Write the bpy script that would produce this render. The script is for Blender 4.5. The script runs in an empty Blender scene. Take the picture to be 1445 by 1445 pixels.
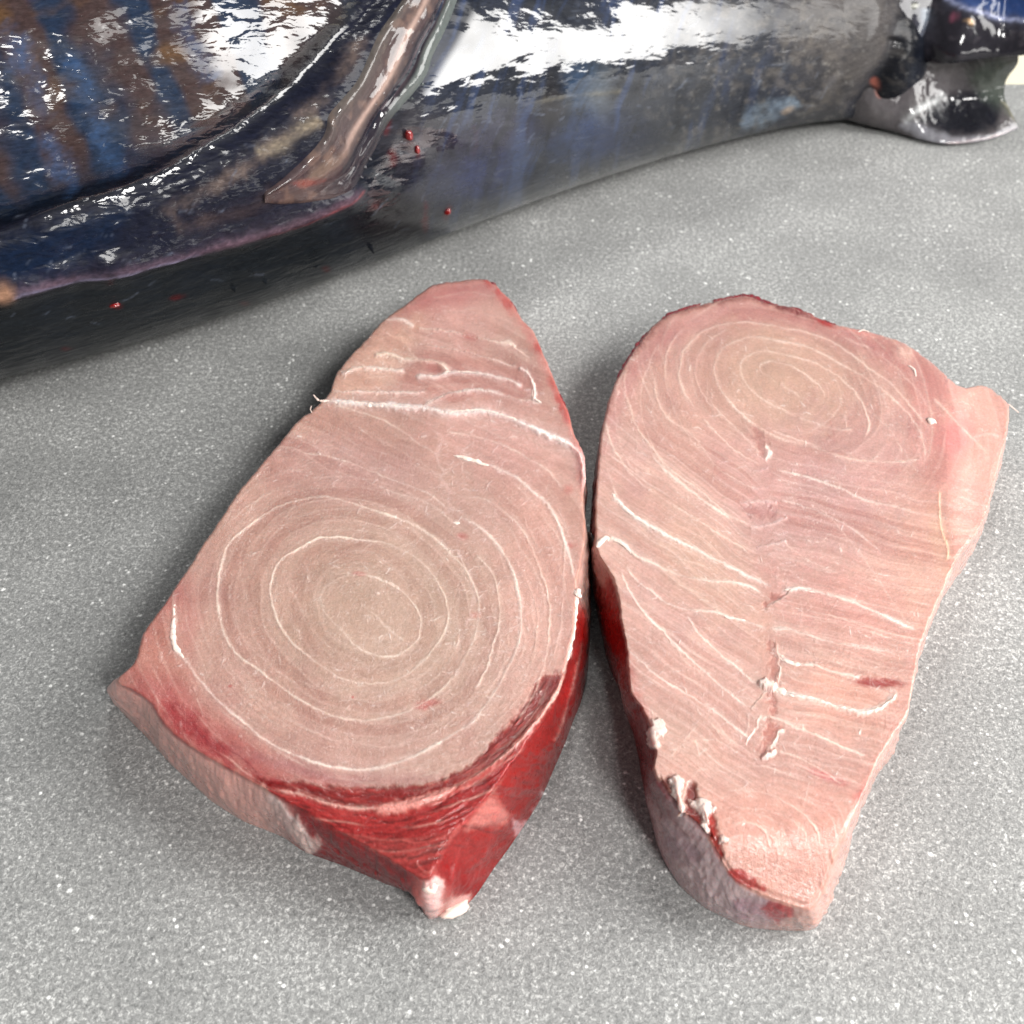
import bpy, math, random
import numpy as np
from mathutils import Vector

random.seed(7)
np.random.seed(7)
S = bpy.context.scene
COL = S.collection

# ---------------------------------------------------------------- camera
H = 0.40
PITCH = math.radians(46)
FP = 722.5 / math.tan(math.radians(25))          # focal length in photo units
cd = bpy.data.cameras.new('camera')
cam = bpy.data.objects.new('camera', cd)
COL.objects.link(cam)
cam.location = (0, 0, H)
cam.rotation_euler = (math.pi / 2 - PITCH, 0, 0)
cd.sensor_width = 36
cd.angle = math.radians(50)
cd.clip_start = 0.01
cd.clip_end = 60
cd.dof.use_dof = True
cd.dof.focus_distance = 0.47
cd.dof.aperture_fstop = 13
S.camera = cam

# ---------------------------------------------------------------- light: window on the right, three unseen lamps added for shadows and glints, dim room around
w = bpy.data.worlds.new('World')
S.world = w
w.use_nodes = True
w.node_tree.nodes['Background'].inputs[0].default_value = (0.95, 0.97, 1.0, 1)
w.node_tree.nodes['Background'].inputs[1].default_value = 0.235


def area(name, loc, target, sx, sy, power, colr):
    l = bpy.data.lights.new(name, 'AREA')
    l.shape = 'RECTANGLE'
    l.size, l.size_y = sx, sy
    l.energy = power
    l.color = colr
    o = bpy.data.objects.new(name, l)
    COL.objects.link(o)
    o.location = loc
    o.rotation_euler = (Vector(target) - Vector(loc)).to_track_quat('-Z', 'Y').to_euler()
    return o


area('window_light', (2.10, 0.20, 1.22), (0.05, 0.50, 0.05), 1.30, 1.95, 112, (1.0, 0.985, 0.96))
area('key_lamp', (0.80, -1.00, 1.50), (0.0, 0.35, 0.0), 0.42, 0.42, 38, (1.0, 0.985, 0.96))  # unseen key lamp, added to throw shadows back left and light front walls
area('low_strip_lamp', (1.75, -0.85, 0.30), (-0.1, 0.50, 0.1), 0.8, 0.25, 7, (1.0, 0.98, 0.95))  # unseen low strip lamp, added for the lower highlights on the fish
area('glint_lamp', (0.12, 1.45, 1.95), (0.0, 0.35, 0.0), 0.26, 0.26, 11, (1.0, 0.99, 0.97))  # unseen small lamp, added behind for white glints on the flesh
S.view_settings.view_transform = 'Standard'
S.view_settings.look = 'None'
S.view_settings.exposure = 0.0
S.view_settings.gamma = 1.0

# ---------------------------------------------------------------- measuring helpers: photo position + height -> place on the table
CP, SP = math.cos(PITCH), math.sin(PITCH)
FWD = np.array([0, CP, -SP]); UP = np.array([0, SP, CP]); RT = np.array([1.0, 0, 0])
CAMP = np.array([0, 0, H])


def rays(px, py):
    a = (np.asarray(px, float) - 722.5) / FP
    b = (np.asarray(py, float) - 722.5) / FP
    return FWD + a[..., None] * RT - b[..., None] * UP


def place(px, py, z):
    d = rays(px, py)
    t = (np.asarray(z, float) - H) / d[..., 2]
    return CAMP + d * t[..., None]


def project(p):
    q = p - CAMP
    dz = q @ FWD
    return 722.5 + FP * (q @ RT) / dz, 722.5 - FP * (q @ UP) / dz


def lin(c):
    c = np.asarray(c, float) / 255.0
    return np.where(c <= 0.04045, c / 12.92, ((c + 0.055) / 1.055) ** 2.4)


def hash2(ix, iy, seed):
    n = (ix.astype(np.int64) * 374761393 + iy.astype(np.int64) * 668265263 + seed * 974634777) & 0xFFFFFFFF
    n = ((n ^ (n >> 13)) * 1274126177) & 0xFFFFFFFF
    n = n ^ (n >> 16)
    return (n & 0xFFFFFF) / float(0xFFFFFF)


def vnoise(x, y, seed=0):
    x = np.asarray(x, float); y = np.asarray(y, float)
    ix, iy = np.floor(x), np.floor(y)
    fx, fy = x - ix, y - iy
    fx = fx * fx * (3 - 2 * fx); fy = fy * fy * (3 - 2 * fy)
    a = hash2(ix, iy, seed); b = hash2(ix + 1, iy, seed)
    c = hash2(ix, iy + 1, seed); d = hash2(ix + 1, iy + 1, seed)
    return (a + (b - a) * fx) * (1 - fy) + (c + (d - c) * fx) * fy


def fbm(x, y, seed=0, octv=3):
    s = 0; a = 1; t = 0
    for k in range(octv):
        s = s + a * vnoise(x * 2 ** k, y * 2 ** k, seed + k * 17)
        t += a; a *= 0.5
    return s / t * 2 - 1                                   # -1..1


def sstep(a, b, x):
    t = np.clip((x - a) / (b - a), 0, 1)
    return t * t * (3 - 2 * t)


def smooth_line(pts, step=5.0, closed=False):
    p = np.array([q[:2] for q in pts], float)
    if closed:
        p = np.vstack([p[-1], p, p[0], p[1]])
    else:
        p = np.vstack([2 * p[0] - p[1], p, 2 * p[-1] - p[-2]])
    out = []
    for i in range(1, len(p) - 2):
        n = max(2, int(np.linalg.norm(p[i + 1] - p[i]) / step))
        t = np.linspace(0, 1, n, endpoint=False)[:, None]
        p0, p1, p2, p3 = p[i - 1], p[i], p[i + 1], p[i + 2]
        out.append(0.5 * (2 * p1 + (p2 - p0) * t + (2 * p0 - 5 * p1 + 4 * p2 - p3) * t ** 2 + (3 * p1 - p0 - 3 * p2 + p3) * t ** 3))
    out = np.vstack(out)
    if not closed:
        out = np.vstack([out, p[-2]])
    else:
        out = np.vstack([out, out[0]])
    return out


def line_field(px, py, pts, margin=14, closed=False, wiggle=1.4, seed=0):
    """signed distance, arc position (0..1) of every sample near a traced line; far samples get 999"""
    L = smooth_line(pts, 6, closed)
    x0, y0 = L.min(0) - margin; x1, y1 = L.max(0) + margin
    idx = np.nonzero((px > x0) & (px < x1) & (py > y0) & (py < y1))[0]
    if len(idx) == 0:
        return idx, None, None
    R = 2.0
    wd, ht = int((x1 - x0) * R) + 2, int((y1 - y0) * R) + 2
    D = np.full((ht, wd), 999.0); SG = np.ones((ht, wd)); AR = np.zeros((ht, wd))
    gx = x0 + np.arange(wd) / R; gy = y0 + np.arange(ht) / R
    seg = np.linalg.norm(np.diff(L, axis=0), axis=1)
    cum = np.concatenate([[0], np.cumsum(seg)]); tot = cum[-1]
    for k in range(len(L) - 1):
        a, b = L[k], L[k + 1]
        lx, hx = min(a[0], b[0]) - margin, max(a[0], b[0]) + margin
        ly, hy = min(a[1], b[1]) - margin, max(a[1], b[1]) + margin
        i0, i1 = max(0, int((lx - x0) * R)), min(wd, int((hx - x0) * R) + 1)
        j0, j1 = max(0, int((ly - y0) * R)), min(ht, int((hy - y0) * R) + 1)
        X = gx[i0:i1][None, :] - a[0]; Y = gy[j0:j1][:, None] - a[1]
        e = b - a; l2 = e @ e + 1e-9
        t = np.clip((X * e[0] + Y * e[1]) / l2, 0, 1)
        d = np.hypot(X - t * e[0], Y - t * e[1])
        sub = D[j0:j1, i0:i1]; m = d < sub
        sub[m] = d[m]
        SG[j0:j1, i0:i1][m] = np.sign(X * e[1] - Y * e[0])[m]
        AR[j0:j1, i0:i1][m] = ((cum[k] + t * seg[k]) / tot)[m]
    qx = px[idx] + wiggle * fbm(px[idx] / 9, py[idx] / 9, seed + 5, 2)
    qy = py[idx] + wiggle * fbm(px[idx] / 9, py[idx] / 9, seed + 55, 2)
    u = np.clip((qx - x0) * R, 0, wd - 1.001); v = np.clip((qy - y0) * R, 0, ht - 1.001)
    iu, iv = u.astype(int), v.astype(int); fu, fv = u - iu, v - iv
    SD = D * SG
    def bl(A):
        return (A[iv, iu] * (1 - fu) + A[iv, iu + 1 if False else np.minimum(iu + 1, wd - 1)] * fu) * (1 - fv) + \
               (A[np.minimum(iv + 1, ht - 1), iu] * (1 - fu) + A[np.minimum(iv + 1, ht - 1), np.minimum(iu + 1, wd - 1)] * fu) * fv
    d = bl(SD)
    bad = D[iv, iu] > 900
    d[bad] = 999
    return idx, d, AR[iv, iu]


def poly_sd(px, py, poly, reach=60):
    """signed distance to a closed outline, negative inside; 999 when far outside"""
    P = smooth_line(poly, 14, True)
    out = np.full(px.shape, 999.0)
    x0, y0 = P.min(0) - reach; x1, y1 = P.max(0) + reach
    idx = np.nonzero((px > x0) & (px < x1) & (py > y0) & (py < y1))[0]
    if len(idx) == 0:
        return out
    X, Y = px[idx], py[idx]
    D = np.full(X.shape, 1e9); ins = np.zeros(X.shape, bool)
    for k in range(len(P) - 1):
        a, b = P[k], P[k + 1]
        e = b - a; l2 = e @ e + 1e-9
        t = np.clip(((X - a[0]) * e[0] + (Y - a[1]) * e[1]) / l2, 0, 1)
        D = np.minimum(D, (X - a[0] - t * e[0]) ** 2 + (Y - a[1] - t * e[1]) ** 2)
        if a[1] != b[1]:
            c = ((a[1] > Y) != (b[1] > Y)) & (X < (b[0] - a[0]) * (Y - a[1]) / (b[1] - a[1]) + a[0])
            ins ^= c
    D = np.sqrt(D)
    out[idx] = np.where(ins, -D, D)
    return out


class Paint:
    def __init__(s, px, py, base):
        s.px, s.py = px, py
        s.c = np.tile(lin(base), (len(px), 1))
        s.h = np.zeros(len(px))
        s.r = np.full(len(px), 0.36)
        s.w = np.ones(len(px))

    def mix(s, m, colr):
        s.c += (lin(colr) - s.c) * m[:, None]

    def area(s, poly, colr, k=1.0, feather=8, rag=6, freq=14, seed=1, h=0.0, rough=None):
        sd = poly_sd(s.px, s.py, poly) + rag * fbm(s.px / freq, s.py / freq, seed, 3)
        m = k * sstep(feather, -feather, sd)
        s.mix(m, colr)
        s.h += h * m
        if rough is not None:
            s.r += (rough - s.r) * m
        return m

    def blob(s, x, y, rx, ry, ang, colr, k=1.0, rag=0.35, seed=3, h=0.0):
        ca, sa = math.cos(math.radians(ang)), math.sin(math.radians(ang))
        dx, dy = s.px - x, s.py - y
        u = (dx * ca + dy * sa) / rx; v = (-dx * sa + dy * ca) / ry
        q = np.sqrt(u * u + v * v) + rag * fbm(s.px / 12, s.py / 12, seed, 3)
        m = k * sstep(1.45, 0.25, q)
        s.mix(m, colr)
        s.h += h * m

    def rings(s, fld, k, colr, dark, seed, mask=None, sharp=.10):
        """soft repeated growth rings / flake edges at whole values of a field"""
        f = fld - np.floor(fld)
        d = np.minimum(f, 1 - f)
        q = np.floor(fld + .5)
        vary = .25 + .75 * hash2(q, q * 0 + 3, seed)
        part = sstep(-.35, .35, fbm(s.px / 60 + q * 3.1, s.py / 60, seed + 1, 2))
        m = np.exp(-(d / sharp) ** 2) * vary * part * k
        if mask is not None: m = m * mask
        s.mix(m, colr)
        s.h += .00008 * m / max(k, .01)
        t = (hash2(np.floor(fld), q * 0 + 9, seed + 5) - .5) * .5
        m2 = np.clip(np.abs(t), 0, 1) * (1 if mask is None else mask)
        s.c = np.where((t > 0)[:, None], s.c + (lin(dark) - s.c) * (m2 * .95)[:, None], s.c + (lin(colr) - s.c) * (m2 * .40)[:, None])
        fib = fbm(fld * 5.0, (s.px - s.py) / 26, seed + 7, 3)
        s.c *= (1 + .10 * fib * (1 if mask is None else mask))[:, None]

    def line(s, pts, wd=1.6, k=0.7, colr=(238, 218, 205), h=0.00025, step=0.0, closed=False, seed=0, wiggle=1.4, brk=0.35, taper=True):
        idx, d, ar = line_field(s.px, s.py, pts, 16 if (step or wd > 3) else 9, closed, wiggle, seed)
        if d is None or len(idx) == 0:
            return
        x, y = s.px[idx], s.py[idx]
        n1 = vnoise(x / 3.6, y / 3.6, seed + 9)
        n2 = vnoise(x / 22, y / 22, seed + 19)
        ww = wd * (0.55 + 0.55 * n1 + 0.4 * n2)
        n4 = vnoise(x / 55, y / 55, seed + 39)
        amp = ((1 - brk) + brk * (2.2 * n2 - 0.4)) * (.45 + .9 * n4)
        amp = np.clip(amp, 0, 1.3)
        if taper and not closed:
            amp = amp * sstep(0, 0.06, ar) * sstep(1, 0.94, ar)
        g = np.exp(-(d / ww) ** 2)
        n3 = vnoise(x / 1.9, y / 1.9, seed + 29)
        halo = .10 * np.exp(-(d / (2.8 * ww + 2)) ** 2)
        s.c[idx] += (lin(colr) - s.c[idx]) * np.clip((g * (.55 + .7 * n3) + (halo if h > 0 else 0)) * amp * k * .85, 0, 1)[:, None]
        s.h[idx] += .6 * h * np.exp(-(d / (ww * 1.15)) ** 2) * amp
        s.r[idx] += 0.12 * g * amp
        if step:
            step = .6 * step
            ad = np.abs(d)
            f = np.where(ad < 16, np.exp(-ad / 7.0) * (1 - ad / 16), 0)
            if taper and not closed:
                f = f * sstep(0, 0.1, ar) * sstep(1, 0.9, ar)
            s.h[idx] += -step * f * np.where(d > 0, 1.0, -0.35)


# ---------------------------------------------------------------- object helpers
def link(o):
    COL.objects.link(o)
    return o


def empty(name, loc=(0, 0, 0)):
    o = bpy.data.objects.new(name, None)
    o.empty_display_size = 0.02
    o.location = loc
    return link(o)


def tag(o, label=None, cat=None, group=None, kind=None):
    if label: o['label'] = label
    if cat: o['category'] = cat
    if group: o['group'] = group
    if kind: o['kind'] = kind
    return o


def mesh_obj(name, V, Q, mat, parent=None, col=None, rough=None, uv=None, normals=None, wet=None, rip=None):
    """V (n,3), Q (m,4) quads (or (m,3) triangles); coordinates relative to the parent"""
    V = np.asarray(V, float)
    if parent is not None:
        V = V - np.array(parent.location)
    me = bpy.data.meshes.new(name)
    k = Q.shape[1]
    me.vertices.add(len(V)); me.vertices.foreach_set('co', V.astype(np.float32).ravel())
    me.loops.add(Q.size); me.loops.foreach_set('vertex_index', Q.astype(np.int32).ravel())
    me.polygons.add(len(Q)); me.polygons.foreach_set('loop_start', (np.arange(len(Q)) * k).astype(np.int32))
    me.update(calc_edges=True)
    me.polygons.foreach_set('use_smooth', np.ones(len(Q), bool))
    if col is not None:
        a = me.color_attributes.new('Col', 'FLOAT_COLOR', 'POINT')
        a.data.foreach_set('color', np.hstack([col, np.ones((len(V), 1))]).astype(np.float32).ravel())
    if rough is not None:
        a = me.attributes.new('Rgh', 'FLOAT', 'POINT')
        a.data.foreach_set('value', rough.astype(np.float32))
    if rip is not None:
        a = me.attributes.new('Rip', 'FLOAT', 'POINT')
        a.data.foreach_set('value', rip.astype(np.float32))
    if wet is not None:
        a = me.attributes.new('Wet', 'FLOAT', 'POINT')
        a.data.foreach_set('value', wet.astype(np.float32))
    if uv is not None:
        l = me.uv_layers.new(name='UVMap')
        l.data.foreach_set('uv', uv[Q.ravel()].astype(np.float32).ravel())
    me.materials.append(mat)
    me.validate()
    if normals is not None:
        me.normals_split_custom_set_from_vertices(normals)
    o = bpy.data.objects.new(name, me)
    if parent is not None:
        o.parent = parent
    return link(o)


def grid_quads(a, b, wrap=False):
    I = np.arange(a - 1)[:, None]; J = np.arange(b if wrap else b - 1)[None, :]
    J1 = (J + 1) % b
    return np.stack([I * b + J, (I + 1) * b + J, (I + 1) * b + J1, I * b + J1], -1).reshape(-1, 4)


def vert_normals(V, Q):
    n = np.cross(V[Q[:, 2]] - V[Q[:, 0]], V[Q[:, 3]] - V[Q[:, 1]])
    out = np.zeros_like(V)
    for k in range(4):
        for c in range(3):
            out[:, c] += np.bincount(Q[:, k], n[:, c], len(V))
    out /= np.linalg.norm(out, axis=1)[:, None] + 1e-20
    return out


def submesh(name, V, Q, sel, mat, parent, col, rough, N):
    q = Q[sel]
    used = np.unique(q)
    mp = np.zeros(len(V), int); mp[used] = np.arange(len(used))
    return mesh_obj(name, V[used], mp[q], mat, parent, col[used], rough[used], None, N[used])


def tube(path, rad, nseg=10, flat=1.0):
    """path (n,3), rad (n,) -> verts, quads; closed round ends"""
    path = np.asarray(path, float); n = len(path)
    T = np.gradient(path, axis=0); T /= np.linalg.norm(T, axis=1)[:, None] + 1e-12
    Z = np.tile([0, 0, 1.0], (n, 1))
    A = np.cross(T, Z); A /= np.linalg.norm(A, axis=1)[:, None] + 1e-12
    B = np.cross(A, T)
    th = np.linspace(0, 2 * math.pi, nseg, endpoint=False)
    V = path[:, None, :] + rad[:, None, None] * (np.cos(th)[None, :, None] * A[:, None, :] + flat * np.sin(th)[None, :, None] * B[:, None, :])
    return V.reshape(-1, 3), grid_quads(n, nseg, True)


def ico(sub=3):
    import bmesh
    bm = bmesh.new(); bmesh.ops.create_icosphere(bm, subdivisions=sub, radius=1)
    V = np.array([v.co[:] for v in bm.verts]); F = np.array([[v.index for v in f.verts] for f in bm.faces])
    bm.free()
    return V, F


def lump(loc, r, stretch=(1, 1, 1), ang=0, amp=0.35, freq=1.6, seed=0, sub=3):
    V, F = ico(sub)
    n = 1 + amp * (fbm(V[:, 0] * freq + seed, V[:, 1] * freq + V[:, 2] * 1.7 * freq, seed, 3))
    V = V * n[:, None] * np.array(stretch) * r
    c, s = math.cos(ang), math.sin(ang)
    V = np.stack([V[:, 0] * c - V[:, 1] * s, V[:, 0] * s + V[:, 1] * c, V[:, 2]], 1)
    return V + np.array(loc), F


# ---------------------------------------------------------------- materials
def new_mat(name):
    m = bpy.data.materials.new(name)
    m.use_nodes = True
    nt = m.node_tree
    b = nt.nodes['Principled BSDF']
    return m, nt, b


def nd(nt, t, **kw):
    n = nt.nodes.new(t)
    for k, v in kw.items():
        if isinstance(v, (int, float, tuple)) and k in n.inputs:
            n.inputs[k].default_value = v
        else:
            setattr(n, k, v)
    return n


def wet_mat(name, sss, radius, coat, bumps, grain=0.10, grain_scale=900, attr=True, colr=None, rough=0.35, stretch=None, spec=0.5):
    """wet organic surface. bumps: list of (scale, strength, distance)"""
    m, nt, b = new_mat(name)
    tc = nd(nt, 'ShaderNodeTexCoord')
    mp = nd(nt, 'ShaderNodeMapping')
    nt.links.new(tc.outputs['UV' if stretch else 'Object'], mp.inputs['Vector'])
    if stretch:
        mp.inputs['Scale'].default_value = stretch
    vec = mp.outputs[0]
    if attr:
        a = nd(nt, 'ShaderNodeAttribute', attribute_name='Col')
        src = a.outputs['Color']
        r = nd(nt, 'ShaderNodeAttribute', attribute_name='Rgh')
        rs = r.outputs['Fac']
    else:
        rgb = nd(nt, 'ShaderNodeRGB'); rgb.outputs[0].default_value = (*lin(colr), 1)
        src = rgb.outputs[0]; rs = None
    g = nd(nt, 'ShaderNodeTexNoise', Scale=grain_scale, Detail=4.0, Roughness=0.6)
    nt.links.new(vec, g.inputs['Vector'])
    mr = nd(nt, 'ShaderNodeMapRange')
    mr.inputs['From Min'].default_value = 0.3; mr.inputs['From Max'].default_value = 0.7
    mr.inputs['To Min'].default_value = 1 - grain; mr.inputs['To Max'].default_value = 1 + grain
    nt.links.new(g.outputs['Fac'], mr.inputs['Value'])
    mul = nd(nt, 'ShaderNodeVectorMath', operation='SCALE')
    nt.links.new(src, mul.inputs[0]); nt.links.new(mr.outputs[0], mul.inputs['Scale'])
    nt.links.new(mul.outputs[0], b.inputs['Base Color'])
    ro = nd(nt, 'ShaderNodeMath', operation='ADD')
    if rs: nt.links.new(rs, ro.inputs[0])
    else: ro.inputs[0].default_value = rough
    g2 = nd(nt, 'ShaderNodeTexNoise', Scale=grain_scale * 0.35, Detail=3.0)
    nt.links.new(vec, g2.inputs['Vector'])
    mr2 = nd(nt, 'ShaderNodeMapRange')
    mr2.inputs['To Min'].default_value = -0.10; mr2.inputs['To Max'].default_value = 0.10
    nt.links.new(g2.outputs['Fac'], mr2.inputs['Value']); nt.links.new(mr2.outputs[0], ro.inputs[1])
    nt.links.new(ro.outputs[0], b.inputs['Roughness'])
    b.inputs['Specular IOR Level'].default_value = spec
    b.inputs['Subsurface Weight'].default_value = sss
    b.inputs['Subsurface Radius'].default_value = radius
    b.inputs['Subsurface Scale'].default_value = 1.0
    b.inputs['Coat Weight'].default_value = coat
    b.inputs['Coat Roughness'].default_value = 0.05
    prev = None
    for (sc, st, dist, kind) in bumps:
        if kind == 'v':
            t = nd(nt, 'ShaderNodeTexVoronoi', Scale=sc)
            out = t.outputs['Distance']
        else:
            t = nd(nt, 'ShaderNodeTexNoise', Scale=sc, Detail=5.0, Roughness=0.55)
            if kind == 'd': t.inputs['Distortion'].default_value = 1.2
            if kind == 's': t.inputs['Distortion'].default_value = 0.7; t.inputs['Detail'].default_value = 1.3; t.inputs['Roughness'].default_value = 0.4
            out = t.outputs['Fac']
        nt.links.new(vec, t.inputs['Vector'])
        bp = nd(nt, 'ShaderNodeBump'); bp.inputs['Strength'].default_value = st; bp.inputs['Distance'].default_value = dist
        nt.links.new(out, bp.inputs['Height'])
        if prev: nt.links.new(prev.outputs[0], bp.inputs['Normal'])
        prev = bp
    if prev:
        nt.links.new(prev.outputs[0], b.inputs['Normal'])
        nt.links.new(prev.outputs[0], b.inputs['Coat Normal'])
    return m


M_FLESH = wet_mat('raw_fish_flesh', 0.5, (0.005, 0.0020, 0.0013), 0.6, [(240, 0.4, 0.0006, 'n'), (800, 0.55, 0.0005, 'd')], 0.12, 800)
M_FLESH.node_tree.nodes['Principled BSDF'].inputs['Coat IOR'].default_value = 1.6
M_FLESH.node_tree.nodes['Principled BSDF'].inputs['Specular IOR Level'].default_value = 0.3
M_BLOOD = wet_mat('dark_red_muscle', 0.25, (0.004, 0.0008, 0.0005), 0.3, [(300, 0.4, 0.0004, 'd'), (1100, 0.4, 0.0003, 'n')], 0.20, 900, spec=0.15)
M_WHITE = wet_mat('white_connective_tissue', 0.12, (0.004, 0.0025, 0.002), 0.12, [(900, 0.3, 0.0001, 'n')], 0.06, 1200, False, (232, 206, 194), 0.45)
M_DROP = wet_mat('clotted_blood', 0.1, (0.001, 0.0003, 0.0003), 1.0, [(500, 0.4, 0.0004, 'n')], 0.2, 800, False, (120, 14, 16), 0.2)
M_REDSKIN = wet_mat('dark_red_skin_shreds', 0.1, (0.002, 0.0005, 0.0004), 0.5, [(500, 0.4, 0.0003, 'n')], 0.35, 500, False, (112, 22, 32), 0.35)
M_DARKCLOT = wet_mat('dried_blood', 0.0, (0.001, 0.0003, 0.0003), 1.0, [(700, 0.6, 0.0005, 'n')], 0.2, 800, False, (30, 12, 16), 0.25)
M_SKIN = wet_mat('wet_dark_fish_skin', 0.0, (0.001, 0.001, 0.001), 1.0, [(26, 0.9, 0.0014, 's'), (80, 0.9, 0.00042, 's'), (260, 0.5, 0.00008, 's')], 0.32, 160, True, None, 0.35, (2.0, 4.6, 1), 0.08)
_b = M_SKIN.node_tree.nodes['Principled BSDF']
_b.inputs['Coat IOR'].default_value = 1.68
_b.inputs['Coat Roughness'].default_value = 0.03
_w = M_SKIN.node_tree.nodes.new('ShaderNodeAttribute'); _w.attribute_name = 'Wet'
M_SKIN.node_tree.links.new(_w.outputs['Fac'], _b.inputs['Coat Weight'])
_r = M_SKIN.node_tree.nodes.new('ShaderNodeAttribute'); _r.attribute_name = 'Rip'
for _n in [n for n in M_SKIN.node_tree.nodes if n.type == 'BUMP']:
    _m = M_SKIN.node_tree.nodes.new('ShaderNodeMath'); _m.operation = 'MULTIPLY'
    _m.inputs[1].default_value = _n.inputs['Distance'].default_value
    M_SKIN.node_tree.links.new(_r.outputs['Fac'], _m.inputs[0])
    M_SKIN.node_tree.links.new(_m.outputs[0], _n.inputs['Distance'])
M_FIN = wet_mat('wet_fin_skin', 0.05, (0.002, 0.001, 0.001), 0.7, [(70, 0.5, 0.0005, 'n'), (420, 0.3, 0.00012, 'n')], 0.14, 300, spec=0.04)

# ---------------------------------------------------------------- setting: stone table, pale worktop beyond it
m, nt, b = new_mat('grey_stone_laminate')
tc = nd(nt, 'ShaderNodeTexCoord')
def noise(sc, det=3.0, rg=0.5, dis=0.0):
    n = nd(nt, 'ShaderNodeTexNoise', Scale=sc, Detail=det, Roughness=rg, Distortion=dis)
    nt.links.new(tc.outputs['Object'], n.inputs['Vector'])
    return n.outputs['Fac']
def mrange(s, a, bb, c, d):
    n = nd(nt, 'ShaderNodeMapRange'); n.clamp = True
    for k, v in zip(('From Min', 'From Max', 'To Min', 'To Max'), (a, bb, c, d)): n.inputs[k].default_value = v
    nt.links.new(s, n.inputs['Value']); return n.outputs[0]
def math_(op, a, bb):
    n = nd(nt, 'ShaderNodeMath', operation=op)
    for i, v in enumerate((a, bb)):
        if isinstance(v, float): n.inputs[i].default_value = v
        else: nt.links.new(v, n.inputs[i])
    return n.outputs[0]
fine = mrange(noise(900, 4.0, 0.65, 0.8), 0.36, 0.66, 0.0, 1.0)
mid = mrange(noise(420, 3.0), 0.3, 0.7, 0.0, 1.0)
big = mrange(noise(14, 3.0), 0.3, 0.7, 0.0, 1.0)
vo = nd(nt, 'ShaderNodeTexVoronoi', Scale=230.0); nt.links.new(tc.outputs['Object'], vo.inputs['Vector'])
spots = mrange(vo.outputs['Distance'], 0.10, 0.22, 1.0, 0.0)
gate = mrange(noise(95, 2.0), 0.50, 0.62, 0.0, 1.0)
spots = math_('MULTIPLY', spots, gate)
vo2 = nd(nt, 'ShaderNodeTexVoronoi', Scale=120.0); nt.links.new(tc.outputs['Object'], vo2.inputs['Vector'])
spots2 = math_('MULTIPLY', mrange(vo2.outputs['Distance'], 0.06, 0.18, 0.8, 0.0), mrange(noise(40, 2.0), 0.52, 0.6, 0.0, 1.0))
spots = math_('MAXIMUM', spots, spots2)
base = math_('ADD', math_('MULTIPLY', fine, 0.46), math_('ADD', math_('MULTIPLY', mid, 0.32), math_('MULTIPLY', big, 0.16)))
base = math_('ADD', base, math_('MULTIPLY', spots, 0.55))
cr = nd(nt, 'ShaderNodeValToRGB')
cr.color_ramp.elements[0].position = 0.05; cr.color_ramp.elements[0].color = (0.12, 0.123, 0.122, 1)
cr.color_ramp.elements[1].position = 1.0; cr.color_ramp.elements[1].color = (0.90, 0.90, 0.88, 1)
e = cr.color_ramp.elements.new(0.55); e.color = (0.31, 0.312, 0.305, 1)
nt.links.new(base, cr.inputs['Fac'])
nt.links.new(cr.outputs[0], b.inputs['Base Color'])
nt.links.new(mrange(mid, 0, 1, 0.42, 0.6), b.inputs['Roughness'])
b.inputs['Specular IOR Level'].default_value = 0.4
bp = nd(nt, 'ShaderNodeBump'); bp.inputs['Strength'].default_value = 0.5; bp.inputs['Distance'].default_value = 0.0004
nt.links.new(fine, bp.inputs['Height']); nt.links.new(bp.outputs[0], b.inputs['Normal'])
M_STONE = m


def slab(name, x0, x1, y0, y1, z0, z1, bev, mat, kind='structure'):
    import bmesh
    bm = bmesh.new()
    bmesh.ops.create_cube(bm, size=1)
    for v in bm.verts:
        v.co = Vector(((x0 + x1) / 2 + v.co.x * (x1 - x0), (y0 + y1) / 2 + v.co.y * (y1 - y0), (z0 + z1) / 2 + v.co.z * (z1 - z0)))
    bmesh.ops.bevel(bm, geom=list(bm.edges), offset=bev, segments=3, affect='EDGES')
    me = bpy.data.meshes.new(name); bm.to_mesh(me); bm.free(); me.materials.append(mat)
    o = link(bpy.data.objects.new(name, me)); tag(o, kind=kind)
    return o


slab('table_top', -1.3, 1.2, -0.25, 0.872, -0.04, 0.0, 0.003, M_STONE)
m2, nt2, b2 = new_mat('pale_cream_wood')
n2 = nd(nt2, 'ShaderNodeTexNoise', Scale=9.0, Detail=3.0)
c2 = nd(nt2, 'ShaderNodeValToRGB')
c2.color_ramp.elements[0].color = (0.66, 0.60, 0.44, 1); c2.color_ramp.elements[1].color = (0.84, 0.80, 0.66, 1)
nt2.links.new(n2.outputs['Fac'], c2.inputs['Fac']); nt2.links.new(c2.outputs[0], b2.inputs['Base Color'])
b2.inputs['Roughness'].default_value = 0.5
slab('background_worktop', -1.6, 2.2, 0.90, 2.6, -0.10, -0.06, 0.004, m2)
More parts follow.
